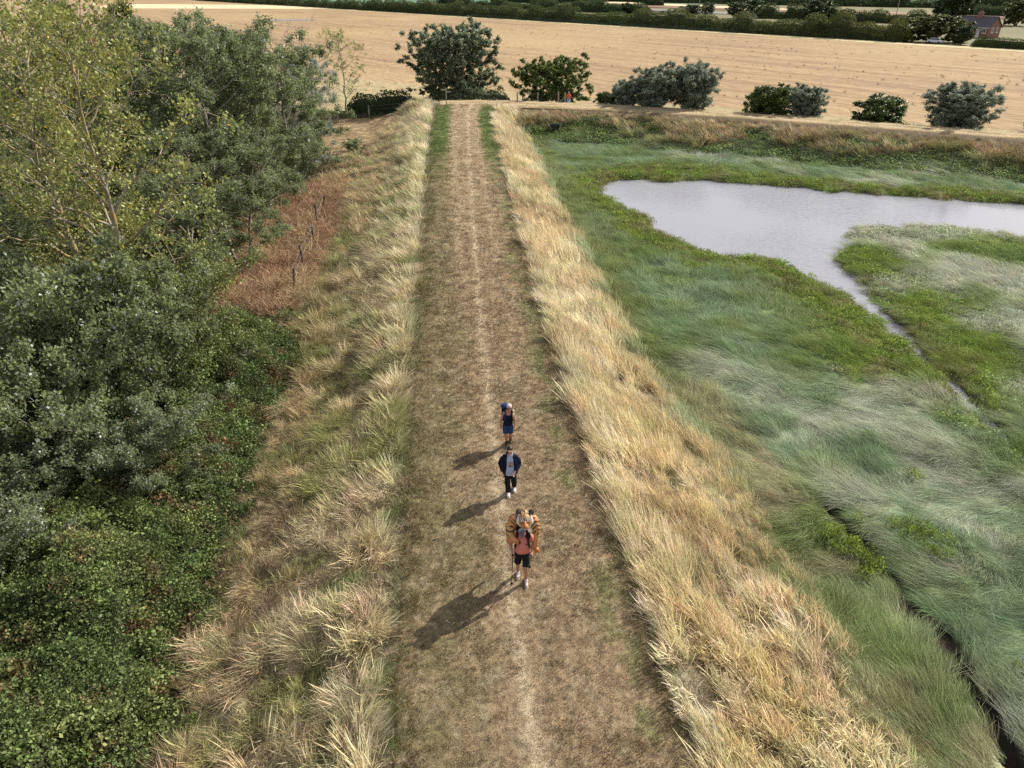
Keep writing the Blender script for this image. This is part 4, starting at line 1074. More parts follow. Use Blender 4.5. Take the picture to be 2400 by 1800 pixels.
s = dscale(y) * rs.uniform(0.8, 1.2, len(x)) * (0.60 + 0.45 * n2)
hz = (0.35 + 0.85 * sstep(0.35, 0.7, fbm(x * 0.6, y * 0.6, 125))) * np.minimum(dscale(y), 1.3)
scatter('marsh_grass', lodge_p, np.stack([x, y, z], 1), rotz(ang, rs, 0.08), np.stack([s, s, hz], 1), c, M_green_b, seed=3, label='blue green marsh grass flattened by the wind')

# 4 low bright green plants by the water and creek
x, y, z, q, rs = sample(4, (4, 66, 6, 86), 20, 24, 0.7, 7)
nw = np.minimum(q['sdp'], q['dck'] * 0.62 + 0.2 + 3.0 * sstep(30, 23, y))
n2 = fbm(x * 0.45, y * 0.45, 35)
br = 1 - sstep(1.8, 4.2, nw + (n2 - 0.5) * 5)
isl = sstep(20.5, 22.5, x) * (y < 52) * sstep(20, 26, y) * 0.5
m = q['marsh'] & (q['p'] < 0.2) & (q['sdp'] > 0.08) & (q['dck'] > 0.03) & (rs.rand(len(x)) < np.maximum(br, isl))
x, y, z, q = sub(m, x, y, z, q)
c = jitter(marsh_col(x, y, q), rs, 0.2)
s = dscale(y, 20) * rs.uniform(0.7, 1.3, len(x)) * (0.6 + 0.8 * fbm(x * 0.9, y * 0.9, 131))
mk = rs.rand(len(x)) < 0.6
P3 = np.stack([x, y, z], 1); ra = rotz(rs.rand(len(x)) * 6.28, rs); S3 = np.stack([s, s, s], 1)
scatter('marsh_plants', leafy_p, P3[mk], ra[mk], S3[mk] * 1.1, c[mk], M_green_b, seed=4, label='low bright green leafy plants along the water\'s edge')
scatter('shore_grass', low_p, P3[~mk], ra[~mk], S3[~mk] * 1.2, c[~mk], M_green_b, seed=5, label='short green grass along the water\'s edge')

# 5 rough growth on the face of the second bank
x, y, z, q, rs = sample(5, (-3, 64, 50, 95), 8, 60, 0.5, 5)
m = q['front'] & (q['p2'] > 0.03) & (q['d2'] > 0.5) & (q['dr'] > 2.6) & (q['p2'] > q['p1'] * 0.9)
x, y, z, q = sub(m, x, y, z, q)
c = jitter(bank_col(x, y, q), rs, 0.2)
n2 = fbm(x * 0.35, y * 0.5, 141)
s = rs.uniform(0.9, 1.6, len(x)) * (0.6 + 0.9 * n2)
s *= np.clip(q['d2'] / 2.6, 0.32, 1)
grn = (c[:, 1] > c[:, 0] * 1.02)
ang = R(165) + rs.randn(len(x)) * 0.9
P3 = np.stack([x, y, z], 1); S3 = np.stack([s * 1.4, s * 1.4, s * 0.8], 1)
scatter('bank_grass', straw_p, P3[~grn], rotz(ang, rs)[~grn], S3[~grn], c[~grn], M_straw_b, seed=6, label='brown and straw coloured rough grass on the face of the second bank')
scatter('bank_weeds', leafy_p, P3[grn], rotz(ang, rs)[grn], S3[grn] * 1.6, c[grn] * 0.9, M_green_b, seed=7, label='green weeds along the foot of the second bank')
# pale fringe behind the track and below the trees
x, y, z, q, rs = sample(6, (-14, 62, 70, 112), 8, 80, 0.5, 6)
d, sd_, _ = line_d(x, y, BANK2)
m = (sd_ > 0) & (d > 2.3) & (d < 5.0)
x, y, z, q = sub(m, x, y, z, q)
c = jitter(mixc(C_PALE, C_OLIVE, sstep(0.45, 0.65, fbm(x * 0.5, y * 0.5, 145)) * 0.7), rs, 0.15)
s = rs.uniform(0.5, 1.0, len(x)) * np.clip((d[m] - 1.6) / 1.5, 0.5, 1)
scatter('fringe_grass', straw_p, np.stack([x, y, z], 1), rotz(R(165) + rs.randn(len(x)) * 0.8, rs), np.stack([s * 1.5, s * 1.5, s * 0.8], 1), c, M_straw_b, seed=8, label='pale seeding grass on the field side of the second bank')

# 6 short dry grass on the mown path
x, y, z, q, rs = sample(7, (-11, 7, 5, 95), 95, 12, 0.95, 14)
u = (x - xl(y)) / (xr(y) - xl(y)) * 2 - 1
m = (np.abs(u) < 1.03) & (y < 94)
x, y, u = x[m], y[m], u[m]
z = 0.028 * (1 - u ** 2) - 0.01
c = jitter(path_col(x, y, u), rs, 0.22, 0.05)
c = mixc(c, P_PALE, (rs.rand(len(x)) < 0.12) * 0.7); c = mixc(c, P_DARK * 0.8, (rs.rand(len(x)) < 0.25) * 0.8)
s = dscale(y, 12, 0.7) * rs.uniform(0.7, 1.3, len(x)) * (0.7 + 0.6 * fbm(x * 1.3, y * 1.3, 151))
scatter('short_grass', short_p, np.stack([x, y, z], 1), rotz(rs.rand(len(x)) * 6.28, rs), np.stack([s, s, np.minimum(s, 1.3) * np.where(np.abs(u) > 0.85, 1.5, 1)], 1), c, M_straw_b, seed=9, label='short dry mown grass on the path')
# greener tufts along both edges of the path
x, y, z, q, rs = sample(8, (-11, 7, 5, 92), 30, 16, 0.9, 6)
u = (x - xl(y)) / (xr(y) - xl(y)) * 2 - 1
w = np.where(u > 0, np.exp(-((u - 0.97) / 0.07) ** 2) * 0.9, np.exp(-((u + 0.95) / 0.10) ** 2) * 0.6) * sstep(0.35, 0.6, fbm(x * 0.8, y * 0.5, 155))
w = np.maximum(w, sstep(52, 70, y) * (np.abs(u) > 0.50) * (np.abs(u) < 1.0) * 0.9)
m = rs.rand(len(x)) < w
x, y, u = x[m], y[m], u[m]
c = jitter(mixc(np.array((0.16, 0.20, 0.06)), np.array((0.115, 0.175, 0.045)), sstep(50, 70, y)), rs, 0.2)
s = dscale(y, 16, 0.6) * rs.uniform(0.6, 1.1, len(x))
scatter('edge_grass', low_p, np.stack([x, y, np.zeros(len(x))], 1), rotz(rs.rand(len(x)) * 6.28, rs), np.stack([s, s, np.minimum(s, 1.2) * 0.5], 1), c, M_green_b, seed=10, label='greener grass tufts along the edges of the mown path')

# 7 red brown dead bracken
x, y, z, q, rs = sample(9, (-21, -10, 33, 66), 20, 36, 0.7, 8)
sk = poly_sd(x, y, BRACKEN) + (fbm(x * 0.6, y * 0.6, 161) - 0.5) * 2.5
m = (sk < 0.2)
x, y, z, q = sub(m, x, y, z, q)
n = fbm(x * 0.7, y * 0.7, 163)
c = jitter(mixc(C_RED * 0.95, C_TAN * 1.15, sstep(0.45, 0.68, n)), rs, 0.18)
s = rs.uniform(0.8, 1.3, len(x)) * (0.7 + 0.8 * n) * dscale(y, 36)
bk_p = [tuft(320 + i, n=34, h=(0.35, 0.8), rad=0.22, w=0.022, lean=0.35, spread=0.7, droop=0.9, segs=4) for i in range(4)]
scatter('dead_bracken', bk_p, np.stack([x, y, z], 1), rotz(rs.rand(len(x)) * 6.28, rs), np.stack([s * 1.2, s * 1.2, s * 0.8], 1), c, M_straw_b, seed=11, label='red brown dead bracken between the wood and the bank')

# 8 mown clearing at the far left: short stubble
x, y, z, q, rs = sample(10, (-24, -12, 72, 98), 9, 80, 0.5, 8)
m = poly_sd(x, y, CUT) < 0.3
x, y, z, q = sub(m, x, y, z, q)
c = jitter(mixc(np.array((0.44, 0.34, 0.20)), C_BROWN, sstep(0.5, 0.68, fbm(x * 0.9, y * 0.9, 165))), rs, 0.15)
s = rs.uniform(1.6, 2.6, len(x))
scatter('stubble', short_p, np.stack([x, y, z], 1), rotz(rs.rand(len(x)) * 6.28, rs), np.stack([s, s, s], 1), c, M_straw_b, seed=12, label='short brown stubble in the mown clearing by the wood')

# 9 bramble thicket: a mound of stems under leaves
def mound(x, y, sd):
    return terrain(x, y) + sstep(0.0, 2.6, -sd) * (0.75 + 1.5 * fbm(x * 0.28, y * 0.28, 171) + 1.9 * (fbm(x * 0.75, y * 0.75, 173) - 0.5) + 0.9 * (fbm(x * 2.0, y * 2.0, 174) - 0.5))
ax = np.arange(-30, -7.4, 0.4); ay = np.arange(3, 34.2, 0.4)
BX, BY = np.meshgrid(ax, ay); SD = poly_sd(BX, BY, BRAMBLE) + (fbm(BX * 0.5, BY * 0.5, 175) - 0.5) * 1.6
BZ = mound(BX, BY, SD) - 0.34
ix = np.arange(BX.size).reshape(BX.shape)
bf = np.stack([ix[:-1, :-1], ix[:-1, 1:], ix[1:, 1:], ix[1:, :-1]], -1).reshape(-1, 4)
bf = bf[(SD.ravel()[bf] < 0.0).all(1)]
M_stem = simple('bramble_stems', (0.035, 0.034, 0.018), rough=1.0, var=0.5, scale=6, bump=0.8)
thicket = link('bramble_thicket', np_mesh('bramble_thicket', np.stack([BX, BY, BZ], -1).reshape(-1, 3), bf, True), M_stem)
tag(thicket, 'dense green bramble thicket along the wood side of the bank', kind='stuff')
x, y, z, q, rs = sample(11, (-26, -7, 4, 34), 34, 18, 0.6, 14)
sd_ = poly_sd(x, y, BRAMBLE) + (fbm(x * 0.5, y * 0.5, 175) - 0.5) * 1.6
m = sd_ < 0.25
x, y, sd_ = x[m], y[m], sd_[m]
z = mound(x, y, sd_) - 0.12 + rs.uniform(-0.12, 0.10, len(x))
k = in_view(x, y, z, 0.15) & (fbm(x * 1.7, y * 1.7, 176) > 0.26); x, y, z = x[k], y[k], z[k]
n = fbm(x * 0.6, y * 0.6, 177); n3 = fbm(x * 2, y * 2, 178)
c = mixc(np.array((0.115, 0.155, 0.05)), np.array((0.165, 0.205, 0.068)), sstep(0.4, 0.65, n))
c = mixc(c, np.array((0.17, 0.095, 0.05)), sstep(0.60, 0.70, n3) * 0.75)
c = jitter(c, rs, 0.18)
s = rs.uniform(0.7, 1.5, len(x))
br_p = [leafclump(340 + i, n=(60, 90, 110, 75, 40)[i], r=0.29, size=(0.07, 0.058, 0.048, 0.062, 0.095)[i], flat=0.9, aspect=0.75, up=0.4) for i in range(5)]
scatter('foliage', br_p, np.stack([x, y, z], 1), rotz(rs.rand(len(x)) * 6.28, rs, 0.35), np.stack([s, s, s], 1), c, M_leaf_i, seed=13, parent=thicket)
# 10 leaf litter and low growth on the wood floor
x, y, z, q, rs = sample(12, (-46, -9, 22, 100), 3.2, 40, 0.4, 2)
m = (poly_sd(x, y, BRAMBLE) > 0) & (poly_sd(x, y, BRACKEN) > 0) & (poly_sd(x, y, CUT) > 0) & (q['dl'] > 7)
x, y, z, q = sub(m, x, y, z, q)
c = jitter(mixc(np.array((0.07, 0.09, 0.03)), np.array((0.12, 0.085, 0.045)), sstep(0.45, 0.6, fbm(x * 0.3, y * 0.3, 181))), rs, 0.2)
s = rs.uniform(1.6, 3.0, len(x))
scatter('woodland_undergrowth', leafy_p, np.stack([x, y, z], 1), rotz(rs.rand(len(x)) * 6.28, rs), np.stack([s, s, s], 1), c, M_leaf_i, seed=14, label='low dark undergrowth on the floor of the wood')
# 11 standing docks and thistles scattered in the barley, near part
rs = np.random.RandomState(15)
n = 2000
yy = 100 + 300 * rs.rand(n) ** 1.5; xx = rs.uniform(-0.75, 0.75, n) * yy
k = (line_d(xx, yy, BANK2)[0] > 14) & ((xx - H0[0]) * HN[0] + (yy - H0[1]) * HN[1] < -10) & (fbm(xx * 0.02, yy * 0.05, 191) + rs.rand(n) * 0.4 > 0.66) & ~((xx < -12) & (yy < 118))
xx, yy = xx[k], yy[k]
c = np.tile(np.array((0.16, 0.085, 0.05)), (len(xx), 1)) * rs.uniform(0.7, 1.3, (len(xx), 1))
s = rs.uniform(0.35, 0.85, len(xx))
scatter('dock_weeds', bk_p, np.stack([xx, yy, np.full(len(xx), -2.0)], 1), rotz(rs.rand(len(xx)) * 6.28, rs), np.stack([s, s, s * 1.2], 1), c, M_straw_b, seed=15, label='dark dry dock weeds dotted through the barley')
# 13 a few yellow green shoots standing in the marsh
x, y, z, q, rs = sample(17, (10, 22, 9, 30), 20, 20, 0.5, 5)
cl = np.array([(10.2, 17.6), (10.6, 16.9), (10.9, 16.3), (10.4, 17.2), (13.0, 17.7), (13.4, 17.2), (13.2, 16.9), (14.5, 20.6), (13.8, 23.3), (13.2, 12.3), (11.4, 18.2)])
dm = np.min(np.hypot(x[:, None] - cl[None, :, 0], y[:, None] - cl[None, :, 1]) - np.array([.15, .2, .2, .1, .2, .15, .1, -.15, -.2, -.1, -.25])[None], axis=1)
k = (dm < 0.42) & (rs.rand(len(x)) < 0.75)
x, y, z = x[k], y[k], z[k]
c = jitter(np.tile(np.array((0.19, 0.25, 0.045)), (len(x), 1)), rs, 0.2)
scatter('marsh_shoots', leafy_p, np.stack([x, y, z + 0.1], 1), rotz(rs.rand(len(x)) * 6.28, rs), np.full((len(x), 3), 1.1) * rs.uniform(0.7, 1.2, (len(x), 1)) * np.array([1, 1, 1.6]), c, M_green_b, seed=17, label='yellow green leafy shoots standing in the flattened marsh grass')

# 14 small pale stones and dry scraps on the path
rs = np.random.RandomState(77)
n = 170
yy = 7 + 45 * rs.rand(n) ** 1.3; uu = rs.uniform(-0.85, 0.85, n)
xx = xl(yy) + (xr(yy) - xl(yy)) * (uu + 1) / 2
def pebble(seed):
    r_ = np.random.RandomState(seed)
    V = np.array([[1, 0, 0], [-1, 0, 0], [0, 1, 0], [0, -1, 0], [0, 0, 1], [0, 0, -0.4], [.6, .6, .4], [-.6, .5, .5]], float) * r_.uniform(0.7, 1.2, (8, 3)) * 0.02
    F = np.array([[0, 6, 4], [6, 2, 4], [2, 7, 4], [7, 1, 4], [1, 3, 4], [3, 0, 4], [0, 2, 6], [1, 7, 2], [0, 3, 5], [3, 1, 5], [1, 2, 5], [2, 0, 5]])
    return (V.astype(np.float32), [F.astype(np.int32)], [r_.rand(12).astype(np.float32)])
cc_ = np.tile(np.array((0.62, 0.58, 0.52)), (n, 1)) * rs.uniform(0.6, 1.2, (n, 1))
s = rs.uniform(0.5, 1.3, n) * np.clip(yy / 16, 1, 2.2)
scatter('pale_stones', [pebble(k) for k in range(3)], np.stack([xx, yy, 0.03 * (1 - uu ** 2) + 0.01], 1), rotz(rs.rand(n) * 6.28, rs), np.stack([s, s, s * 0.7], 1), cc_, simple('stone', (0.5, 0.47, 0.42), rough=0.8), seed=18, label='small pale stones lying on the mown path')
# ------------------------------------------------------------------ built things
def bm_obj(name, build, mat, parent=None, loc=(0, 0, 0), smooth=False, bevel=0.0):
    bm = bmesh.new(); build(bm)
    if bevel: bmesh.ops.bevel(bm, geom=list(bm.edges), offset=bevel, segments=2, affect='EDGES')
    bmesh.ops.recalc_face_normals(bm, faces=list(bm.faces))
    me = bpy.data.meshes.new(name); bm.to_mesh(me); bm.free()
    if smooth:
        for p in me.polygons: p.use_smooth = True
    return link(name, me, mat, parent, loc)
def box(bm, c, s, rot=None):
    M = Matrix.Translation(Vector(c)) @ (rot.to_4x4() if rot is not None else Matrix()) @ Matrix.Diagonal((s[0], s[1], s[2], 1))
    bmesh.ops.create_cube(bm, size=1.0, matrix=M)
def cyl(bm, a, b, r0, r1, n=10):
    a = Vector(a); b = Vector(b); d = b - a
    M = Matrix.Translation((a + b) / 2) @ d.to_track_quat('Z', 'Y').to_matrix().to_4x4()
    bmesh.ops.create_cone(bm, cap_ends=True, segments=n, radius1=r0, radius2=r1, depth=d.length, matrix=M)
M_post = simple('weathered_wood', (0.30, 0.26, 0.21), rough=0.9, bump=0.4, scale=18, var=0.3)
M_postd = simple('dark_wood', (0.13, 0.105, 0.085), rough=0.9, bump=0.4, scale=18, var=0.3)
M_wire = simple('galvanised_wire', (0.35, 0.35, 0.35), rough=0.4, metal=0.8)

# signpost with two fingers
sg = empty('signpost', (-8.0, 92.3, -0.02)); tag(sg, 'wooden footpath signpost with two pointing arms at the bend of the path', 'signpost')
bm_obj('post', lambda b: box(b, (0, 0, 1.0), (0.12, 0.12, 2.05)), M_post, sg, bevel=0.012)
def finger(sx, z):
    def f(b):
        vs = [(0.0, z - 0.09), (sx * 0.52, z - 0.09), (sx * 0.64, z), (sx * 0.52, z + 0.09), (0.0, z + 0.09)]
        fr = [b.verts.new((x_, -0.085, z_)) for x_, z_ in vs]; bk = [b.verts.new((x_, -0.045 - 0.02, z_)) for x_, z_ in vs]
        b.faces.new(fr); b.faces.new(bk[::-1])
        for i in range(5): b.faces.new((fr[i], bk[i], bk[(i + 1) % 5], fr[(i + 1) % 5]))
    return f
bm_obj('arm', finger(-1, 1.86), M_post, sg); bm_obj('arm', finger(1, 1.62), M_post, sg)

def fence(name, pts, h, r, wires, label, mat, seed, lean=0.06, brace=None):
    root = empty(name, (pts[0][0], pts[0][1], GZ_(*pts[0]))); tag(root, label, 'fence')
    rs = random.Random(seed); tops = []
    proto = None
    for i, (px, py) in enumerate(pts):
        z = GZ_(px, py) - root.location.z
        if proto is None:
            proto = bm_obj('post', lambda b: cyl(b, (0, 0, -0.3), (0, 0, 1.0), r, r * 0.9, 9), mat, root); o = proto
        else:
            o = proto.copy(); COL.objects.link(o); o.parent = root
        hh = h * rs.uniform(0.88, 1.1)
        o.location = (px - pts[0][0], py - pts[0][1], z); o.scale = (1, 1, hh)
        o.rotation_euler = (rs.gauss(0, lean), rs.gauss(0, lean), rs.random() * 6)
        tops.append(Vector((px - pts[0][0], py - pts[0][1], z)))
    for f in wires:
        bm_obj('wire', lambda b: [cyl(b, a + Vector((0, 0, h * f)), c + Vector((0, 0, h * f)), 0.004, 0.004, 4) for a, c in zip(tops[:-1], tops[1:])], M_wire, root)
    return root, tops
fence('marsh_fence', [(8.6, 86.4), (11.3, 83.7), (14.2, 81.1), (17.2, 79.3), (20.3, 78.1), (22.9, 76.1), (26.1, 75.0), (28.9, 73.2), (32.1, 72.1), (35.5, 71.2), (38.7, 69.6), (41.2, 68.0), (44.3, 66.7)],
      1.45, 0.06, (0.55, 0.85), 'thin post and wire fence along the foot of the second bank', M_postd, 3)
fence('wood_fence', [(-17.2, 56.5), (-14.6, 54.5), (-14.1, 50.4), (-13.2, 46.0), (-12.9, 42.0), (-12.4, 37.9)], 1.35, 0.07, (0.5, 0.85),
      'old post and wire fence half buried in the red bracken', M_postd, 4, lean=0.12)
gf, _t = fence('gate_fence', [(0.7, 97.4), (3.3, 97.0), (5.9, 96.0), (6.7, 95.7)], 1.5, 0.085, (0.5, 0.9), 'pale wooden posts with wire below the dark oak', M_post, 5, lean=0.02)
bm_obj('brace', lambda b: cyl(b, _t[2] + Vector((0.05, 0, 0.15)), _t[3] + Vector((-0.03, 0, 1.1)), 0.045, 0.045, 8), M_post, gf)
fence('clearing_fence', [(-18.7, 98.2), (-13.4, 97.6)], 1.35, 0.08, (0.6, 0.9), 'pair of pale fence posts beyond the mown clearing', M_post, 6)
# dark trough between two leaning posts at the corner of the marsh
tr = empty('water_trough', (4.9, 85.4, GZ_(4.9, 85.4))); tag(tr, 'blue black open topped trough between leaning posts in the corner of the marsh', 'trough')
M_blk = simple('black_plastic', (0.012, 0.013, 0.02), rough=0.35, spec=0.5)
def trough(b):
    prof_ = [(0.34, 0.0), (0.44, 0.62), (0.46, 0.66), (0.40, 0.66), (0.31, 0.08)]
    n = 20; rings = []
    for rr, zz in prof_:
        rings.append([b.verts.new((rr * 1.35 * math.copysign(abs(math.cos(a)) ** 0.6, math.cos(a)), rr * math.copysign(abs(math.sin(a)) ** 0.6, math.sin(a)), zz)) for a in [i * 6.28318 / n for i in range(n)]])
    for A, B in zip(rings[:-1], rings[1:]):
        for i in range(n): b.faces.new((A[i], A[(i + 1) % n], B[(i + 1) % n], B[i]))
    b.faces.new(rings[0][::-1]); b.faces.new(rings[-1])
bm_obj('tub', trough, M_blk, tr, (0, 0, 0.1), smooth=False)
bm_obj('post', lambda b: cyl(b, (-0.75, 0, -0.3), (-0.9, 0.05, 1.15), 0.06, 0.055, 8), M_postd, tr)
bm_obj('post', lambda b: cyl(b, (0.72, -0.1, -0.3), (0.74, -0.1, 1.1), 0.06, 0.055, 8), M_postd, tr)
bm_obj('rail', lambda b: cyl(b, (-0.88, -0.05, 1.0), (-0.35, -0.35, 0.25), 0.04, 0.035, 8), M_post, tr)

# dark bag by the gate post
bg_ = empty('black_bag', (6.35, 96.5, GZ_(6.35, 96.5))); tag(bg_, 'black bag lying on the grass beside the pale gate posts', 'bag')
def sack(b):
    bmesh.ops.create_uvsphere(b, u_segments=14, v_segments=9, radius=0.5)
    for v in b.verts:
        v.co.x *= 0.95; v.co.y *= 0.5; v.co.z = max(v.co.z * 0.55, -0.18) + 0.18 + 0.05 * math.sin(v.co.x * 7)
bm_obj('body', sack, M_blk, bg_, smooth=True)
bm_obj('handle', lambda b: [cyl(b, (0.2 * math.cos(t), 0, 0.40 + 0.13 * math.sin(t)), (0.2 * math.cos(t + 0.4), 0, 0.40 + 0.13 * math.sin(t + 0.4)), 0.02, 0.02, 6) for t in [k * 0.4 for k in range(8)]], M_blk, bg_)

# ---- brick house beyond the hedge
hs = empty('brick_house', (151.0, 257, -2.1), R(-58)); tag(hs, 'red brick cottage with grey slate roof and brick chimney behind the clipped hedge', 'house')
M_brick = bpy.data.materials.new('red_brick'); M_brick.use_nodes = True
_n = M_brick.node_tree; _b = _n.nodes['Principled BSDF']; _bt = _n.nodes.new('ShaderNodeTexBrick'); _tc = _n.nodes.new('ShaderNodeTexCoord')
_bt.inputs['Scale'].default_value = 4.0; _bt.inputs['Color1'].default_value = (0.30, 0.125, 0.085, 1); _bt.inputs['Color2'].default_value = (0.22, 0.10, 0.075, 1); _bt.inputs['Mortar'].default_value = (0.32, 0.27, 0.23, 1)
_n.links.new(_tc.outputs['Object'], _bt.inputs['Vector']); _n.links.new(_bt.outputs['Color'], _b.inputs['Base Color']); _b.inputs['Roughness'].default_value = 0.9
M_slate = simple('slate', (0.085, 0.075, 0.085), rough=0.65, var=0.25, scale=3)
M_white = simple('white_paint', (0.78, 0.78, 0.76), rough=0.5, var=0.05)
M_glass = simple('window_glass', (0.03, 0.035, 0.045), rough=0.08, spec=0.7)
LX, LY, HW, HR = 5.2, 3.6, 3.1, 5.75       # half length (x), half depth (y), eaves, ridge
def walls(b):
    v = lambda x_, y_, z_: b.verts.new((x_, y_, z_))
    for y_ in (-LY, LY): b.faces.new([v(-LX, y_, -0.3), v(LX, y_, -0.3), v(LX, y_, HW), v(-LX, y_, HW)])
    for x_ in (-LX, LX): b.faces.new([v(x_, -LY, -0.3), v(x_, LY, -0.3), v(x_, LY, HW), v(x_, 0, HR), v(x_, -LY, HW)])
bm_obj('wall', walls, M_brick, hs)
def roof(b):
    o = 0.35; e = HW - 0.28; t = 0.14
    for sy in (-1, 1):
        q = [(-LX - o, sy * (LY + 0.32), e), (LX + o, sy * (LY + 0.32), e), (LX + o, 0, HR + 0.05), (-LX - o, 0, HR + 0.05)]
        lo = [b.verts.new(p) for p in q]; hi = [b.verts.new((p[0], p[1], p[2] + t)) for p in q]
        b.faces.new(lo); b.faces.new(hi[::-1])
        for i in range(4): b.faces.new((lo[i], lo[(i + 1) % 4], hi[(i + 1) % 4], hi[i]))
rf = bm_obj('roof', roof, M_slate, hs)
bm_obj('ridge', lambda b: cyl(b, (-LX - 0.36, 0, HR + 0.2), (LX + 0.36, 0, HR + 0.2), 0.13, 0.13, 8), M_slate, rf)
ch = bm_obj('chimney', lambda b: (box(b, (-0.3, -0.2, HR + 0.45), (1.5, 0.95, 1.5)), box(b, (-0.3, -0.2, HR + 1.25), (1.7, 1.15, 0.2))), M_brick, rf)
for k in (-0.45, 0.0, 0.45):
    bm_obj('chimney_pot', lambda b: cyl(b, (-0.3 + k, -0.2, HR + 1.3), (-0.3 + k, -0.2, HR + 1.75), 0.16, 0.13, 10), simple('clay', (0.32, 0.15, 0.09)) if k < -0.4 else bpy.data.materials['clay'], rf)
def window(x_, y_, z_, w_, h_, nx_):
    """nx_: (nx,ny) outward normal in house axes"""
    ax_ = Vector((-nx_[1], nx_[0], 0)); nn_ = Vector((nx_[0], nx_[1], 0)); c_ = Vector((x_, y_, z_)) + nn_ * 0.03
    rot_ = Matrix((ax_, nn_, Vector((0, 0, 1)))).transposed()
    def fr(b):
        for k in (-1, 1):
            box(b, c_ + ax_ * k * (w_ / 2 - 0.06), (0.12, 0.14, h_), rot_)
            box(b, c_ + Vector((0, 0, k * (h_ / 2 - 0.06))), (w_ - 0.26, 0.13, 0.12), rot_)
        box(b, c_, (0.07, 0.12, h_ - 0.26), rot_)
    w = bm_obj('window', fr, M_white, hs)
    bm_obj('pane', lambda b: box(b, c_ - nn_ * 0.02, (w_ - 0.2, 0.04, h_ - 0.2), rot_), M_glass, w)
    bm_obj('sill', lambda b: box(b, c_ + Vector((0, 0, -h_ / 2 - 0.06)) + nn_ * 0.06, (w_ + 0.3, 0.22, 0.1), rot_), M_white, w)
window(3.9, -LY, 2.0, 1.25, 1.3, (0, -1)); window(-3.0, -LY, 1.9, 1.3, 1.3, (0, -1))
window(LX, -1.3, 2.2, 1.05, 1.5, (1, 0)); window(LX, 1.4, 2.2, 1.05, 1.5, (1, 0))
pr = bm_obj('porch', lambda b: (box(b, (2.0, -LY - 0.6, 2.25), (2.2, 1.2, 0.12)), box(b, (1.0, -LY - 1.1, 1.05), (0.1, 0.1, 2.3)), box(b, (3.0, -LY - 1.1, 1.05), (0.1, 0.1, 2.3))), M_white, hs)
dr_ = bm_obj('door', lambda b: box(b, (2.0, -LY - 0.04, 1.0), (0.95, 0.1, 2.1)), M_white, hs)
bm_obj('handle', lambda b: box(b, (2.35, -LY - 0.12, 1.0), (0.05, 0.06, 0.15)), M_wire, dr_)
bm_obj('gutter', lambda b: [cyl(b, (-LX - 0.3, s_ * (LY + 0.38), HW - 0.26), (LX + 0.3, s_ * (LY + 0.38), HW - 0.26), 0.07, 0.07, 8) for s_ in (-1, 1)], M_white, hs)

# small shed with a pale roof
sh = empty('garden_shed', (138.2, 243, -2.1), R(-40)); tag(sh, 'small shed with a pale metal roof showing through the hedge', 'shed')
bm_obj('wall', lambda b: box(b, (0, 0, 1.1), (3.0, 2.4, 2.2)), M_postd, sh)
bm_obj('roof', lambda b: box(b, (0, 0, 2.4), (3.4, 2.9, 0.12), Matrix.Rotation(R(10), 3, 'X')), simple('pale_tin', (0.55, 0.58, 0.62), rough=0.4, metal=0.3), sh)
bm_obj('door', lambda b: box(b, (-0.4, -1.23, 0.95), (0.8, 0.06, 1.8)), M_post, sh)

# parked cars
def car(loc, rz, paint, label):
    root = empty('parked_car', loc, rz); tag(root, label, 'car', 'cars parked beyond the barley')
    L_, W_ = 4.2, 1.75
    def body(b):
        prof_ = [(-2.1, .35), (-2.1, .75), (-1.9, .9), (-1.55, .98), (1.0, .95), (1.95, .78), (2.1, .6), (2.1, .35)]
        a_ = [b.verts.new((x_, -W_ / 2, z_)) for x_, z_ in prof_]; c_ = [b.verts.new((x_, W_ / 2, z_)) for x_, z_ in prof_]
        b.faces.new(a_); b.faces.new(c_[::-1])
        for i in range(len(a_)): j = (i + 1) % len(a_); b.faces.new((a_[i], c_[i], c_[j], a_[j]))
    bm_obj('body', body, paint, root, bevel=0.05)
    def cabin(prof_, w0, w1):
        def f(b):
            a_ = [b.verts.new((x_, -(w0 if z_ < 1.2 else w1), z_)) for x_, z_ in prof_]; c_ = [b.verts.new((x_, (w0 if z_ < 1.2 else w1), z_)) for x_, z_ in prof_]
            b.faces.new(a_); b.faces.new(c_[::-1])
            for i in range(len(a_)): j = (i + 1) % len(a_); b.faces.new((a_[i], c_[i], c_[j], a_[j]))
        return f
    gl = bm_obj('glass', cabin([(-1.75, .93), (-1.35, 1.36), (0.2, 1.38), (1.0, .94)], 0.82, 0.66), M_glass, root)
    bm_obj('roof', lambda b: box(b, (-0.55, 0, 1.41), (1.7, 1.32, 0.08)), paint, root, bevel=0.03)
    wp = None
    for sx in (-1.3, 1.3):
        for sy in (-0.8, 0.8):
            if wp is None:
                wp = bm_obj('wheel', lambda b: cyl(b, (0, -0.1, 0), (0, 0.1, 0), 0.32, 0.32, 14), M_blk, root); o = wp
            else: o = wp.copy(); COL.objects.link(o); o.parent = root
            o.location = (sx, sy, 0.32)
    for sy in (-0.6, 0.6): bm_obj('headlight', lambda b: box(b, (2.08, sy, 0.65), (0.08, 0.35, 0.14)), M_white, root)
M_cw = simple('white_car_paint', (0.75, 0.77, 0.80), rough=0.25, spec=0.6, var=0.02); M_cb = simple('silver_car_paint', (0.55, 0.60, 0.66), rough=0.25, spec=0.6, var=0.02)
car((118.3, 410, -2.1), R(60), M_cw, 'white car on the left of the two cars parked among the bushes')
car((122.6, 404, -2.1), R(75), M_cb, 'silver car on the right of the two cars parked among the bushes')
_p = hline(123.6 - 1.2, 0.2); car((122.6, 228.0, -2.1), R(-50), M_cw, 'white car half hidden in the hedgerow at the edge of the barley')

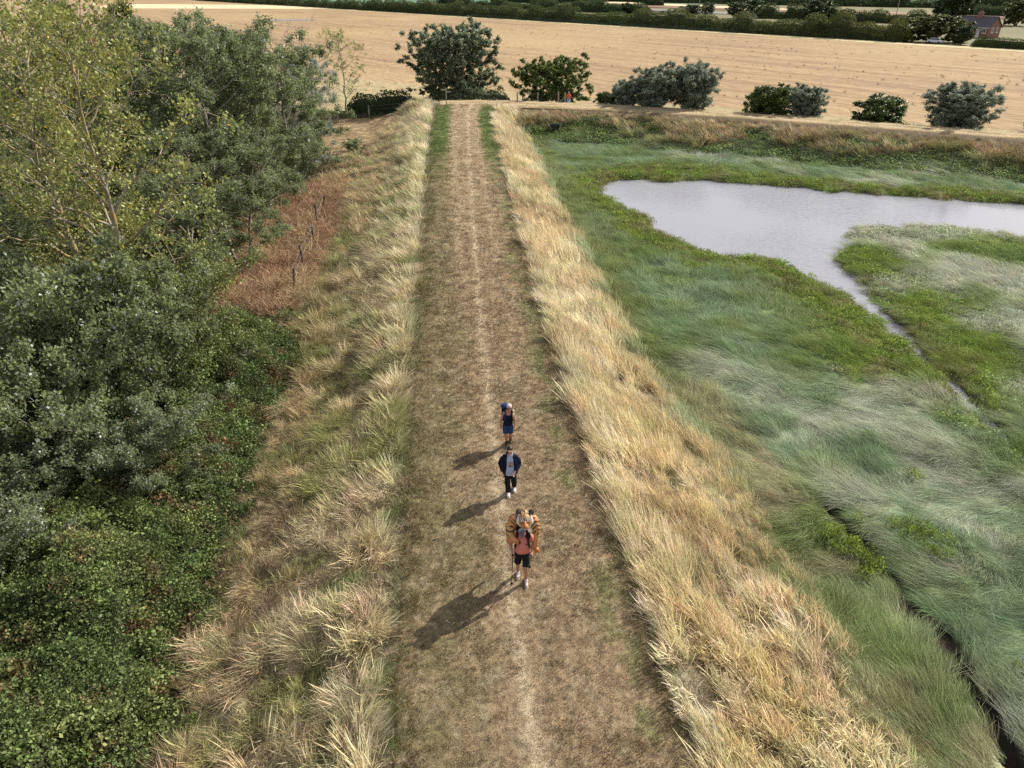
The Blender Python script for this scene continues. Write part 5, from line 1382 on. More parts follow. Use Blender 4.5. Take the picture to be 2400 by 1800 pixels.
# flag over the garden hedge
fl = empty('flagpole', (157.5, 214, -2.1)); tag(fl, 'short flagpole with a red white and blue flag over the garden hedge', 'flag')
bm_obj('pole', lambda b: cyl(b, (0, 0, -0.2), (0, 0, 5.2), 0.05, 0.035, 8), M_white, fl)
def cloth(b):
    n = 14; rows = 6
    g_ = [[b.verts.new((1.9 * i / n, 0.16 * math.sin(i * 0.9) * i / n, 4.05 + 1.05 * j / rows - 0.28 * (i / n) ** 2)) for i in range(n + 1)] for j in range(rows + 1)]
    for j in range(rows):
        for i in range(n): b.faces.new((g_[j][i], g_[j][i + 1], g_[j + 1][i + 1], g_[j + 1][i]))
mf, ntf, bf_ = mat_new('flag_cloth')
_tc = ntf.nodes.new('ShaderNodeTexCoord'); _sx = ntf.nodes.new('ShaderNodeSeparateXYZ'); ntf.links.new(_tc.outputs['Object'], _sx.inputs[0])
def mth(op, a_, b_=None):
    q_ = ntf.nodes.new('ShaderNodeMath'); q_.operation = op
    for i_, v_ in enumerate((a_, b_)):
        if v_ is None: continue
        if isinstance(v_, (int, float)): q_.inputs[i_].default_value = v_
        else: ntf.links.new(v_, q_.inputs[i_])
    return q_.outputs[0]
_ax = mth('ABSOLUTE', mth('SUBTRACT', _sx.outputs[0], 0.95)); _az = mth('ABSOLUTE', mth('SUBTRACT', _sx.outputs[2], 4.5))
_mn = mth('MINIMUM', _ax, _az); _dg = mth('ABSOLUTE', mth('SUBTRACT', mth('MULTIPLY', _ax, 0.553), _az))
def cmix(f_, A_, B_):
    x_ = ntf.nodes.new('ShaderNodeMix'); x_.data_type = 'RGBA'; ntf.links.new(f_, x_.inputs['Factor'])
    for k_, v_ in (('A', A_), ('B', B_)):
        if isinstance(v_, tuple): x_.inputs[k_].default_value = v_
        else: ntf.links.new(v_, x_.inputs[k_])
    return x_.outputs['Result']
_c = cmix(mth('LESS_THAN', _dg, 0.12), (0.02, 0.03, 0.16, 1), (0.75, 0.75, 0.75, 1)); _c = cmix(mth('LESS_THAN', _dg, 0.045), _c, (0.5, 0.03, 0.05, 1))
_c = cmix(mth('LESS_THAN', _mn, 0.16), _c, (0.75, 0.75, 0.75, 1)); _c = cmix(mth('LESS_THAN', _mn, 0.095), _c, (0.5, 0.03, 0.05, 1))
ntf.links.new(_c, bf_.inputs['Base Color'])
bm_obj('cloth', cloth, mf, fl, smooth=True)

# white tower and utility poles far away
tw = empty('white_tower', (-45.3, 647, -2.1)); tag(tw, 'white round tower rising from the far hedge at the top edge', 'tower')
bm_obj('shaft', lambda b: cyl(b, (0, 0, -0.5), (0, 0, 42), 2.0, 1.2, 28), M_white, tw, smooth=False)
bm_obj('door', lambda b: box(b, (0.3, -2.02, 1.2), (0.9, 0.12, 2.0)), M_post, tw)
for px_, py_2, hp, lab in ((68.6, 647, 12, 'utility pole by the far pale field, leftmost of the distant poles'), (98.5, 424, 12.5, 'utility pole in front of the grey gravel yard'), (193, 402, 11, 'utility pole left of the tall dark tree near the house')):
    up = empty('utility_pole', (px_, py_2, -2.1)); tag(up, lab, 'pole', 'distant utility poles')
    bm_obj('pole', lambda b: cyl(b, (0, 0, -0.5), (0, 0, hp), 0.19, 0.13, 8), M_post, up)
    bm_obj('crossarm', lambda b: box(b, (0, -0.16, hp - 0.6), (1.8, 0.12, 0.12)), M_post, up)
# ------------------------------------------------------------------ people: rounded limbs fused into one continuous skin
def prim_cap(bm, a, b, r0, r1, n=14, flat=False):
    a = Vector(a); b = Vector(b); d = b - a; L_ = d.length
    if L_ < 1e-5: d = Vector((0, 0, 1)); L_ = 1e-4
    q = d.to_track_quat('Z', 'Y').to_matrix()
    rings = []
    if flat: st = [(0, r0), (L_, r1)]
    else:
        st = [(-r0 * math.cos(t), r0 * math.sin(t)) for t in (0.25, 0.6, 1.0)] + [(0, r0), (L_, r1)] + [(L_ + r1 * math.sin(t), r1 * math.cos(t)) for t in (0.55, 1.0, 1.35)]
    for h_, r_ in st:
        rings.append([bm.verts.new(a + q @ Vector((r_ * math.cos(k * 6.28318 / n), r_ * math.sin(k * 6.28318 / n), h_))) for k in range(n)])
    for A, B in zip(rings[:-1], rings[1:]):
        for k in range(n): bm.faces.new((A[k], A[(k + 1) % n], B[(k + 1) % n], B[k]))
    bm.faces.new(rings[0][::-1]); bm.faces.new(rings[-1])
def prim_ell(bm, c, r, rot=None):
    M = Matrix.Translation(Vector(c)) @ (rot.to_4x4() if rot is not None else Matrix()) @ Matrix.Diagonal((r[0], r[1], r[2], 1))
    bmesh.ops.create_icosphere(bm, subdivisions=3, radius=1.0, matrix=M)
def prim_loft(bm, secs, n=20):
    """stack of flat ellipses: (cx, cy, z, rx, ry)"""
    rings = [[bm.verts.new((cx + rx * math.cos(k * 6.28318 / n), cy + ry * math.sin(k * 6.28318 / n), z)) for k in range(n)] for cx, cy, z, rx, ry in secs]
    for A, B in zip(rings[:-1], rings[1:]):
        for k in range(n): bm.faces.new((A[k], A[(k + 1) % n], B[(k + 1) % n], B[k]))
    bm.faces.new(rings[0][::-1]); bm.faces.new(rings[-1])
def blob(name, prims, mat, parent, voxel=0.009, smooth=3, ratio=0.5, colf=None, folds=0.0):
    me = bpy.data.meshes.new('tmp'); bm = bmesh.new()
    for p in prims:
        if p[0] == 'c': prim_cap(bm, *p[1:])
        elif p[0] == 'k': prim_cap(bm, *p[1:5], flat=True)
        elif p[0] == 'e': prim_ell(bm, *p[1:])
        elif p[0] == 'l': prim_loft(bm, p[1])
    bmesh.ops.recalc_face_normals(bm, faces=list(bm.faces)); bm.to_mesh(me); bm.free()
    o = bpy.data.objects.new('tmp', me); COL.objects.link(o)
    m = o.modifiers.new('r', 'REMESH'); m.mode = 'VOXEL'; m.voxel_size = voxel
    m = o.modifiers.new('s', 'SMOOTH'); m.factor = 0.5; m.iterations = smooth
    if ratio < 1:
        m = o.modifiers.new('d', 'DECIMATE'); m.ratio = ratio
    dg = bpy.context.evaluated_depsgraph_get()
    out = bpy.data.meshes.new_from_object(o.evaluated_get(dg)); out.name = name
    bpy.data.objects.remove(o); bpy.data.meshes.remove(me)
    out.materials.clear()
    n = len(out.vertices); V = np.empty(n * 3, np.float32); out.vertices.foreach_get('co', V); V = V.reshape(-1, 3)
    if folds:
        N_ = np.empty(n * 3, np.float32); out.vertex_normals.foreach_get('vector', N_); N_ = N_.reshape(-1, 3)
        w = fbm(V[:, 0] * 9 + V[:, 2] * 4, V[:, 2] * 11 + V[:, 1] * 7, 201, 2) - 0.5
        V = V + N_ * (w * folds)[:, None]
        out.vertices.foreach_set('co', V.astype(np.float32).ravel())
    if colf is not None: attr(out, 'col', 'FLOAT_COLOR', 'POINT', rgba(colf(V)))
    out.polygons.foreach_set('use_smooth', np.ones(len(out.polygons), bool)); out.update()
    return link(name, out, mat, parent)
def attr_mat(name, rough=0.7, spec=0.3):
    m, nt, b = mat_new(name); a = nt.nodes.new('ShaderNodeAttribute'); a.attribute_name = 'col'
    n = nt.nodes.new('ShaderNodeTexNoise'); n.inputs['Scale'].default_value = 60
    tc = nt.nodes.new('ShaderNodeTexCoord'); nt.links.new(tc.outputs['Object'], n.inputs['Vector'])
    r = nt.nodes.new('ShaderNodeMapRange'); r.inputs['To Min'].default_value = 0.85; r.inputs['To Max'].default_value = 1.15; nt.links.new(n.outputs['Fac'], r.inputs['Value'])
    s = nt.nodes.new('ShaderNodeVectorMath'); s.operation = 'SCALE'; nt.links.new(a.outputs['Color'], s.inputs[0]); nt.links.new(r.outputs[0], s.inputs['Scale'])
    nt.links.new(s.outputs[0], b.inputs['Base Color']); b.inputs['Roughness'].default_value = rough; b.inputs['Specular IOR Level'].default_value = spec
    return m
def skin_mat(name, col):
    m = simple(name, col, rough=0.5, spec=0.35, var=0.1, scale=12); b = m.node_tree.nodes['Principled BSDF']
    b.inputs['Subsurface Weight'].default_value = 0.08; b.inputs['Subsurface Radius'].default_value = (0.02, 0.008, 0.004)
    return m
S_tan = skin_mat('tanned_skin', (0.42, 0.215, 0.13)); S_fair = skin_mat('fair_skin', (0.58, 0.34, 0.26)); S_red = skin_mat('sunburnt_skin', (0.43, 0.20, 0.13))
def cloth_mat(name, col, var=0.15): return simple(name, col, rough=0.9, spec=0.1, bump=0.25, scale=55, var=var)
K_coral = cloth_mat('coral_cotton', (0.62, 0.215, 0.165)); K_black = cloth_mat('black_cloth', (0.016, 0.017, 0.02)); K_navy = cloth_mat('navy_cloth', (0.010, 0.013, 0.028))
K_pale = cloth_mat('pale_blue_cotton', (0.36, 0.43, 0.56)); K_denim = cloth_mat('blue_shorts_cloth', (0.030, 0.055, 0.125)); K_blue = cloth_mat('blue_nylon', (0.025, 0.045, 0.15))
K_white = cloth_mat('white_trainer', (0.72, 0.69, 0.69), 0.1); K_grey = cloth_mat('grey_trainer', (0.43, 0.39, 0.37)); K_cap = cloth_mat('slate_cap_cloth', (0.115, 0.135, 0.18))
K_hat = cloth_mat('pale_hat_cloth', (0.50, 0.44, 0.40)); K_pink = cloth_mat('pink_cotton', (0.62, 0.27, 0.27)); K_boot = cloth_mat('dark_boot', (0.03, 0.028, 0.028)); K_sole = simple('boot_toe_rubber', (0.10, 0.09, 0.085))
H_brown = simple('brown_hair', (0.035, 0.020, 0.013), rough=0.45, bump=0.5, scale=70); M_lens = simple('dark_lens', (0.01, 0.008, 0.008), rough=0.12, spec=0.7); M_lip = simple('lips', (0.42, 0.13, 0.11)); M_eye = simple('eyeball', (0.6, 0.58, 0.55), rough=0.2); M_stick = simple('pole_shaft', (0.10, 0.085, 0.08), rough=0.35, metal=0.5)

def hand(c, dirv, side, curl=0.5, sc=1.0):
    """palm, four bent fingers and a thumb; dirv = forearm direction, side = towards the thumb"""
    c = Vector(c); d = Vector(dirv).normalized(); s = Vector(side); s = (s - d * s.dot(d)).normalized(); n = d.cross(s)
    P = [('c', c - d * 0.01, c + d * 0.055 * sc, 0.026 * sc, 0.033 * sc)]
    for k, (o_, l_) in enumerate(((0.030, 0.072), (0.010, 0.080), (-0.011, 0.074), (-0.031, 0.060))):
        a = c + d * 0.065 * sc + s * o_ * sc
        m_ = a + (d * (1 - curl * 0.5) - n * curl * 0.8).normalized() * l_ * 0.5 * sc
        e = m_ + (d * (1 - curl * 1.6) - n * curl * 1.3).normalized() * l_ * 0.5 * sc
        P += [('c', a, m_, 0.0095 * sc, 0.009 * sc), ('c', m_, e, 0.009 * sc, 0.0075 * sc)]
    a = c + d * 0.015 * sc + s * 0.028 * sc; m_ = a + (s * 0.75 + d * 0.6 - n * 0.3).normalized() * 0.036 * sc; e = m_ + (d * 0.9 + s * 0.15 - n * 0.6).normalized() * 0.03 * sc
    return P + [('c', a, m_, 0.012 * sc, 0.011 * sc), ('c', m_, e, 0.011 * sc, 0.009 * sc)]
def head(c, s=1.0, pitch=0.0):
    """skull, jaw, nose, ears; face towards -y, nodding by pitch"""
    Rm = Matrix.Rotation(pitch, 3, 'X'); c = Vector(c)
    t = lambda *v: c + Rm @ (Vector(v) * s)
    return [('e', t(0, 0.012, 0.025), (0.076 * s, 0.095 * s, 0.098 * s)), ('e', t(0, -0.030, -0.045), (0.058 * s, 0.062 * s, 0.070 * s)), ('e', t(0, -0.055, -0.088), (0.03 * s, 0.028 * s, 0.024 * s)),
            ('c', t(0, -0.088, 0.018), t(0, -0.108, -0.018), 0.009 * s, 0.014 * s), ('e', t(0.076, 0.01, -0.005), (0.012 * s, 0.022 * s, 0.034 * s)), ('e', t(-0.076, 0.01, -0.005), (0.012 * s, 0.022 * s, 0.034 * s)),
            ('e', t(0, -0.082, 0.03), (0.05 * s, 0.016 * s, 0.012 * s))], t
def limb(pts, rs): return [('c', a, b, r0, r1) for a, b, r0, r1 in zip(pts[:-1], pts[1:], rs[:-1], rs[1:])]
def shoe(an, toe, w=0.048, hgt=0.05):
    an = Vector(an); toe = Vector(toe); d = (toe - an).normalized()
    heel = an - d * 0.055
    return [('c', heel + Vector((0, 0, 0.0)), toe, w * 0.82, w * 0.86), ('c', an + Vector((0, 0, 0.05)), an + d * 0.07 + Vector((0, 0, 0.02)), w * 0.95, w * 0.9)]
def glasses(t, parent, s=1.0):
    P = [('e', t(0.034, -0.094, 0.012), (0.030 * s, 0.010 * s, 0.019 * s)), ('e', t(-0.034, -0.094, 0.012), (0.030 * s, 0.010 * s, 0.019 * s)), ('c', t(-0.02, -0.10, 0.016), t(0.02, -0.10, 0.016), 0.006, 0.006),
         ('c', t(0.062, -0.085, 0.014), t(0.08, 0.01, 0.012), 0.007, 0.006), ('c', t(-0.062, -0.085, 0.014), t(-0.08, 0.01, 0.012), 0.007, 0.006)]
    return blob('sunglasses', P, M_lens, parent, voxel=0.005, smooth=1, ratio=0.6)
def mouth(t, parent):
    return blob('mouth', [('c', t(-0.018, -0.090, -0.060), t(0.018, -0.090, -0.060), 0.007, 0.007)], M_lip, parent, voxel=0.004, smooth=1)

# ---- 1 the man in front, walking towards us under the tiger figure
man = empty('person', (0.25, 13.1, 0.03)); tag(man, 'man in coral T-shirt and black shorts walking in front, carrying the tiger figure', 'person')
hd, t1 = head((0, -0.08, 1.62), 1.0, R(28))
hR, kR, aR = (-0.09, 0.02, 0.90), (-0.108, -0.02, 0.50), (-0.10, 0.15, 0.10)
hL, kL, aL = (0.09, 0.0, 0.90), (0.09, -0.15, 0.50), (0.10, -0.12, 0.09)
wR, wL = (-0.245, -0.13, 0.97), (0.225, -0.13, 0.99)
body = hd + [('c', (0, -0.02, 1.46), (0, -0.05, 1.56), 0.06, 0.055), ('l', [(0, 0, 0.86, 0.15, 0.10), (0, 0, 1.1, 0.15, 0.105), (0, 0, 1.36, 0.17, 0.11), (0, 0, 1.46, 0.12, 0.08)])]
body += limb([hR, kR, (-0.105, 0.10, 0.33), aR], [0.085, 0.056, 0.055, 0.036]) + limb([hL, kL, (0.095, -0.125, 0.32), aL], [0.085, 0.056, 0.056, 0.036])
body += limb([(-0.19, 0, 1.40), (-0.30, 0.05, 1.17), wR], [0.052, 0.042, 0.030]) + limb([(0.19, 0, 1.40), (0.28, 0.05, 1.18), wL], [0.052, 0.042, 0.030])
body += hand(Vector(wR) + Vector((0.003, -0.03, -0.01)), (0.1, -0.75, -0.5), (0.35, -0.3, 0.9), 0.85) + hand(Vector(wL) + Vector((-0.003, -0.03, -0.01)), (-0.1, -0.75, -0.5), (-0.35, -0.3, 0.9), 0.85)
blob('body', body, S_tan, man, voxel=0.008, smooth=2, ratio=0.4)
blob('shirt', [('l', [(0, -0.01, 0.925, 0.182, 0.135), (0, -0.015, 1.0, 0.190, 0.145), (0, -0.012, 1.15, 0.186, 0.142), (0, 0, 1.34, 0.205, 0.135), (0, 0, 1.43, 0.185, 0.11), (0, 0, 1.49, 0.08, 0.075)]),
               ('k', (-0.15, 0, 1.40), (-0.275, 0.03, 1.22), 0.088, 0.078), ('k', (0.15, 0, 1.40), (0.262, 0.03, 1.23), 0.088, 0.078)], K_coral, man, voxel=0.008, smooth=3, folds=0.022)
bm_obj('shirt_print', lambda b: [box(b, (0.075 + k * 0.022, -0.157 + 0.004 * k, 1.25), (0.012, 0.006, 0.03)) for k in range(3)], K_black, man)
blob('shorts', [('l', [(0, 0, 0.99, 0.168, 0.122), (0, 0, 0.86, 0.172, 0.125), (0, 0, 0.80, 0.165, 0.115)]), ('k', (-0.09, 0.01, 0.90), (-0.110, -0.03, 0.56), 0.098, 0.088), ('k', (0.09, 0, 0.90), (0.092, -0.135, 0.55), 0.098, 0.088)], K_black, man, voxel=0.009, folds=0.02)
blob('cap', [('e', t1(0, 0.01, 0.062), (0.086, 0.102, 0.075)), ('c', t1(-0.035, -0.085, 0.055), t1(-0.03, -0.155, 0.035), 0.022, 0.014), ('c', t1(0.035, -0.085, 0.055), t1(0.03, -0.155, 0.035), 0.022, 0.014), ('c', t1(0, -0.085, 0.058), t1(0, -0.165, 0.038), 0.025, 0.014)], K_cap, man, voxel=0.007)
for sx in (-1, 1):
    blob('eye', [('e', t1(0.032 * sx, -0.079, 0.014), (0.012, 0.010, 0.009))], M_eye, man, voxel=0.004, smooth=1)
mouth(t1, man)
for a_, toe_ in ((aR, (-0.105, -0.03, 0.045)), (aL, (0.108, -0.31, 0.05))):
    sh_ = blob('shoe', shoe((a_[0], a_[1] + 0.01, 0.05), toe_), K_grey, man, voxel=0.007)
    d_ = (Vector(toe_) - Vector(a_)); d_.z = 0; d_.normalize()
    blob('sole', [('c', Vector((a_[0], a_[1], 0.012)) - d_ * 0.05, Vector((toe_[0], toe_[1], 0.012)), 0.038, 0.040)], K_white, sh_, voxel=0.007)
    blob('laces', [('c', Vector((a_[0], a_[1], 0.115)) + d_ * (0.055 + 0.03 * k) + Vector((-0.022, 0, -0.016 * k)), Vector((a_[0], a_[1], 0.115)) + d_ * (0.055 + 0.03 * k) + Vector((0.022, 0, -0.016 * k)), 0.006, 0.006) for k in range(3)], K_pink, sh_, voxel=0.004, smooth=1)

# walking poles, one in each hand
def walking_pole(top, tip, label):
    top = Vector(top); tip = Vector(tip); root = empty('walking_pole', tip + man.location); tag(root, label, 'walking pole', 'walking poles of the man in front')
    d = (top - tip); L_ = d.length; d.normalize()
    bm_obj('shaft', lambda b: (cyl(b, (0, 0, 0), d * L_ * 0.55, 0.008, 0.010, 8), cyl(b, d * L_ * 0.55, d * L_, 0.011, 0.012, 8)), M_stick, root)
    bm_obj('grip', lambda b: (cyl(b, d * (L_ - 0.07), d * (L_ + 0.05), 0.019, 0.017, 10), cyl(b, d * (L_ + 0.05), d * (L_ + 0.075), 0.022, 0.012, 10)), K_black, root)
    bm_obj('basket', lambda b: cyl(b, d * 0.05, d * 0.065, 0.035, 0.02, 12), K_black, root)
walking_pole((-0.235, -0.215, 0.93), (-0.26, -0.19, -0.02), 'walking pole in the hand on the left, planted upright beside his shoe')
walking_pole((0.215, -0.215, 0.95), (0.20, 0.42, -0.02), 'walking pole in the hand on the right, trailing backwards')

# black rucksack on his back
ruck = empty('backpack', man.location); tag(ruck, 'black rucksack with shoulder straps on the man\'s back under the tiger figure', 'backpack')
blob('bag', [('l', [(0, 0.22, 1.02, 0.13, 0.08), (0, 0.235, 1.1, 0.15, 0.11), (0, 0.235, 1.40, 0.155, 0.115), (0, 0.22, 1.52, 0.12, 0.08)])], K_black, ruck, voxel=0.012)
for sx in (-1, 1):
    blob('strap', limb([(0.11 * sx, 0.12, 1.47), (0.125 * sx, 0.0, 1.505), (0.135 * sx, -0.105, 1.43), (0.145 * sx, -0.152, 1.28), (0.185 * sx, -0.10, 1.10), (0.19 * sx, 0.06, 1.06)], [0.026, 0.028, 0.028, 0.024, 0.016, 0.014]), K_black, ruck, voxel=0.009)
blob('pad', [('e', (0.135, -0.115, 1.50), (0.062, 0.05, 0.105))], K_black, ruck, voxel=0.01)

# ---- the tiger figure riding on his back
C_OR = np.array((0.46, 0.185, 0.05)); C_TG = np.array((0.54, 0.31, 0.115)); C_WH = np.array((0.70, 0.67, 0.60)); C_BK = np.array((0.02, 0.016, 0.013))
TH = np.array((0.05, -0.13, 2.03))
def stripes(u, w, thr=0.62):
    """dark bands across u, wobbled by w"""
    s = np.abs(np.sin(u + 0.8 * np.sin(w)))
    return sstep(thr + 0.24, thr + 0.28, s)
def col_head(V):
    p = V - TH; x_, y_, z_ = p[:, 0], p[:, 1], p[:, 2]
    c = mixc(C_OR, C_TG, sstep(0.0, 0.15, z_))
    r_ = np.hypot(x_, z_ * 0.9)
    wh = np.maximum(sstep(0.130, 0.150, np.abs(x_)) * sstep(0.16, 0.11, z_) * (y_ < 0.03), sstep(-0.085, -0.105, z_))
    brow = np.exp(-((np.abs(x_) - 0.062) / 0.034) ** 2 - ((z_ - 0.062) / 0.045) ** 2) * (y_ < -0.05)
    c = mixc(c, C_WH, np.clip(wh + 1.4 * brow, 0, 1))
    st = stripes((z_ * 40 - y_ * 24) - np.abs(x_) * 60, x_ * 30, 0.5) * sstep(0.03, 0.05, z_) * sstep(0.14, 0.12, np.abs(x_))
    st = np.maximum(st, stripes(z_ * 40 + 1.0, y_ * 30, 0.7) * sstep(0.13, 0.16, np.abs(x_)) * sstep(-0.03, 0.02, z_) * (y_ > -0.06))
    st = np.maximum(st, (np.abs(x_) < 0.008) * (z_ > 0.08))
    eye = np.exp(-((np.abs(x_) - 0.068) / 0.032) ** 2 - ((z_ - 0.010) / 0.022) ** 2) * (y_ < -0.10)
    st = np.maximum(st, sstep(0.35, 0.6, eye))
    c = mixc(c, C_BK, np.clip(st, 0, 1) * 0.95)
    muz = np.exp(-(x_ / 0.055) ** 2) * (y_ < -0.14) * (z_ > -0.10) * (z_ < 0.05)
    return mixc(c, C_OR * np.array((0.95, 0.72, 0.6)), muz * 0.9)
def col_limb(V):
    c = mixc(C_OR, C_TG, fbm(V[:, 0] * 5, V[:, 2] * 5, 211))
    st = stripes(V[:, 2] * 24 + V[:, 1] * 14 - 16 * np.abs(V[:, 0] - 0.02), V[:, 0] * 22 + V[:, 1] * 20, 0.55) * sstep(1.56, 1.60, V[:, 2]) * (fbm(V[:, 0] * 9 + 3, V[:, 2] * 9 + V[:, 1] * 9, 213) > 0.36)
    return mixc(c, C_BK, st * 0.95)
M_tig = attr_mat('tiger_hide', rough=0.42, spec=0.4)
tg = empty('tiger_figure', man.location); tag(tg, 'large orange tiger figure with black stripes riding on the front man\'s shoulders', 'tiger')
blob('head', [('e', TH, (0.165, 0.17, 0.165)), ('e', TH + np.array((0, -0.16, -0.045)), (0.082, 0.105, 0.062)), ('e', TH + np.array((0.036, -0.215, -0.065)), (0.05, 0.05, 0.045)), ('e', TH + np.array((-0.036, -0.215, -0.065)), (0.05, 0.05, 0.045)),
              ('e', TH + np.array((0.150, -0.02, -0.01)), (0.042, 0.06, 0.135), Matrix.Rotation(R(-12), 3, 'Y')), ('e', TH + np.array((-0.150, -0.02, -0.01)), (0.042, 0.06, 0.135), Matrix.Rotation(R(12), 3, 'Y')), ('e', TH + np.array((0.10, -0.05, -0.10)), (0.06, 0.07, 0.07)), ('e', TH + np.array((-0.10, -0.05, -0.10)), (0.06, 0.07, 0.07)), ('e', TH + np.array((0, -0.15, -0.12)), (0.06, 0.075, 0.04)),
              ('c', TH + np.array((0, -0.10, 0.05)), TH + np.array((0, -0.235, -0.015)), 0.045, 0.034)], M_tig, tg, voxel=0.006, smooth=2, ratio=0.8, colf=col_head)
M_dk = simple('tiger_dark_plush', (0.022, 0.016, 0.014), rough=0.6); M_wp = simple('tiger_white_plush', (0.72, 0.70, 0.64), rough=0.8); M_nose = simple('tiger_nose', (0.24, 0.075, 0.045), rough=0.35)
for sx in (-1, 1):
    e_c = Vector(TH) + Vector((0.15 * sx, 0.05, 0.165)); rot_ = Matrix.Rotation(R(-24 * sx), 3, 'Y') @ Matrix.Rotation(R(-25), 3, 'X')
    er_ = blob('ear', [('e', e_c, (0.066, 0.030, 0.068), rot_)], M_dk, tg, voxel=0.006, smooth=1)
    blob('inner_ear', [('e', e_c + Vector((0, -0.022, 0.004)), (0.045, 0.016, 0.045), rot_)], simple('ear_lining', (0.075, 0.06, 0.05), rough=0.8) if sx < 0 else bpy.data.materials['ear_lining'], er_, voxel=0.006, smooth=1)
    blob('ear_tuft', [('e', e_c + Vector((-0.01 * sx, -0.03, -0.055)), (0.026, 0.016, 0.020), rot_)], M_wp, er_, voxel=0.005, smooth=1)
    blob('eye', [('e', Vector(TH) + Vector((0.064 * sx, -0.158, 0.012)), (0.015, 0.012, 0.011))], M_lens, tg, voxel=0.004, smooth=1)
    bm_obj('whiskers', lambda b: [cyl(b, Vector(TH) + Vector((0.05 * sx, -0.24, -0.07 - 0.008 * k)), Vector(TH) + Vector(((0.15 + 0.02 * (k % 2)) * sx, -0.27 + 0.01 * k, -0.09 - 0.035 * k)), 0.0026, 0.0016, 4) for k in range(5)], M_wp, tg)
blob('nose', [('e', Vector(TH) + Vector((0, -0.262, -0.045)), (0.030, 0.016, 0.02))], M_nose, tg, voxel=0.005, smooth=1)
blob('chin', [('e', Vector(TH) + Vector((0, -0.19, -0.125)), (0.045, 0.05, 0.026))], M_wp, tg, voxel=0.006, smooth=1)
back = blob('trunk', [('c', (0.03, 0.06, 1.95), (0.0, 0.38, 1.62), 0.17, 0.20), ('c', (0, 0.38, 1.62), (0, 0.44, 1.25), 0.20, 0.15), ('c', (-0.17, 0.03, 1.90), (0.23, 0.03, 1.88), 0.125, 0.125)], M_tig, tg, voxel=0.01, colf=col_limb)
armR = [(-0.20, 0.02, 1.90), (-0.30, -0.04, 1.72), (-0.315, -0.12, 1.58), (-0.23, -0.25, 1.53), (-0.165, -0.29, 1.51)]
blob('foreleg', limb(armR, [0.125, 0.110, 0.085, 0.066, 0.060]), M_tig, tg, voxel=0.007, ratio=0.9, colf=col_limb)
armL = [(0.25, 0.02, 1.88), (0.325, -0.05, 1.70), (0.335, -0.12, 1.52), (0.315, -0.16, 1.22)]
blob('foreleg', limb(armL, [0.125, 0.105, 0.068, 0.058]), M_tig, tg, voxel=0.007, ratio=0.9, colf=col_limb)
def paw(c, d):
    c = Vector(c); d = Vector(d).normalized(); s_ = d.cross(Vector((0.3, 1, 0.2))).normalized(); P = [('e', c, (0.072, 0.07, 0.062))]
    for k in (-1.5, -0.5, 0.5, 1.5): P.append(('c', c + s_ * 0.030 * k + d * 0.03, c + s_ * 0.034 * k + d * 0.075, 0.026, 0.022))
    return P
M_paw = attr_mat('tiger_paw', rough=0.4, spec=0.4)
pl_ = blob('paw', paw((0.325, -0.175, 1.13), (0.35, -0.3, -0.6)), M_paw, tg, voxel=0.006, smooth=1, ratio=0.7, colf=lambda V: np.tile(C_OR * np.array((0.95, 0.75, 0.65)), (len(V), 1)))
pr_ = blob('paw', paw((-0.135, -0.305, 1.49), (0.8, -0.3, -0.5)), M_paw, tg, voxel=0.006, smooth=1, ratio=0.7, colf=lambda V: mixc(C_OR * np.array((0.95, 0.75, 0.65)), C_BK, sstep(-0.11, -0.07, V[:, 0])))
pr_['label'] = 'paw with dark claws hooked over the strap'
blob('hind_leg', limb([(-0.22, 0.25, 1.5), (-0.31, 0.12, 1.36), (-0.315, 0.10, 1.12)], [0.11, 0.085, 0.065]), M_tig, tg, voxel=0.01, colf=lambda V: mixc(C_OR, C_TG, fbm(V[:, 0] * 5, V[:, 2] * 5, 211)))
blob('tail', limb([(0, 0.50, 1.2), (-0.03, 0.60, 1.0), (-0.06, 0.58, 0.8)], [0.04, 0.035, 0.03]), M_tig, tg, voxel=0.01, colf=lambda V: mixc(C_OR, C_BK, stripes(V[:, 2] * 30, V[:, 0])))

# ---- 2 the walker in the navy jacket
p2 = empty('person', (-0.07, 16.55, 0.03)); tag(p2, 'walker in the middle wearing an open navy jacket, pale blue T-shirt and black trousers', 'person')
hd, t2 = head((0.01, -0.03, 1.50), 0.98, R(12))
hR, kR, aR = (-0.07, 0, 0.78), (-0.06, -0.10, 0.45), (-0.035, -0.10, 0.09); hL, kL, aL = (0.10, 0.01, 0.78), (0.125, -0.03, 0.44), (0.135, 0.17, 0.11)
wR, wL = (-0.19, -0.05, 0.76), (0.16, -0.19, 0.88)
body = hd + [('c', (0.01, 0.0, 1.34), (0.01, -0.02, 1.44), 0.055, 0.05), ('l', [(0.01, 0, 0.74, 0.145, 0.10), (0.01, 0, 1.0, 0.14, 0.10), (0.01, 0, 1.22, 0.14, 0.10), (0.01, 0, 1.33, 0.08, 0.06)])]
body += limb([hR, kR, aR], [0.08, 0.055, 0.035]) + limb([hL, kL, aL], [0.08, 0.055, 0.035])
body += limb([(-0.13, 0.01, 1.25), (-0.235, 0.04, 1.02), wR], [0.042, 0.04, 0.027]) + limb([(0.15, 0.01, 1.25), (0.255, 0.04, 1.03), wL], [0.05, 0.04, 0.027])
body += hand(Vector(wR) + Vector((0.005, -0.01, -0.03)), (0.1, -0.2, -1), (0.2, -1, 0), 0.35, 0.92) + hand(Vector(wL) + Vector((-0.02, -0.02, -0.015)), (-0.45, -0.5, -0.7), (-0.5, -0.5, 0.6), 0.5, 0.92)
blob('body', body, S_fair, p2, voxel=0.008, smooth=2, ratio=0.4)
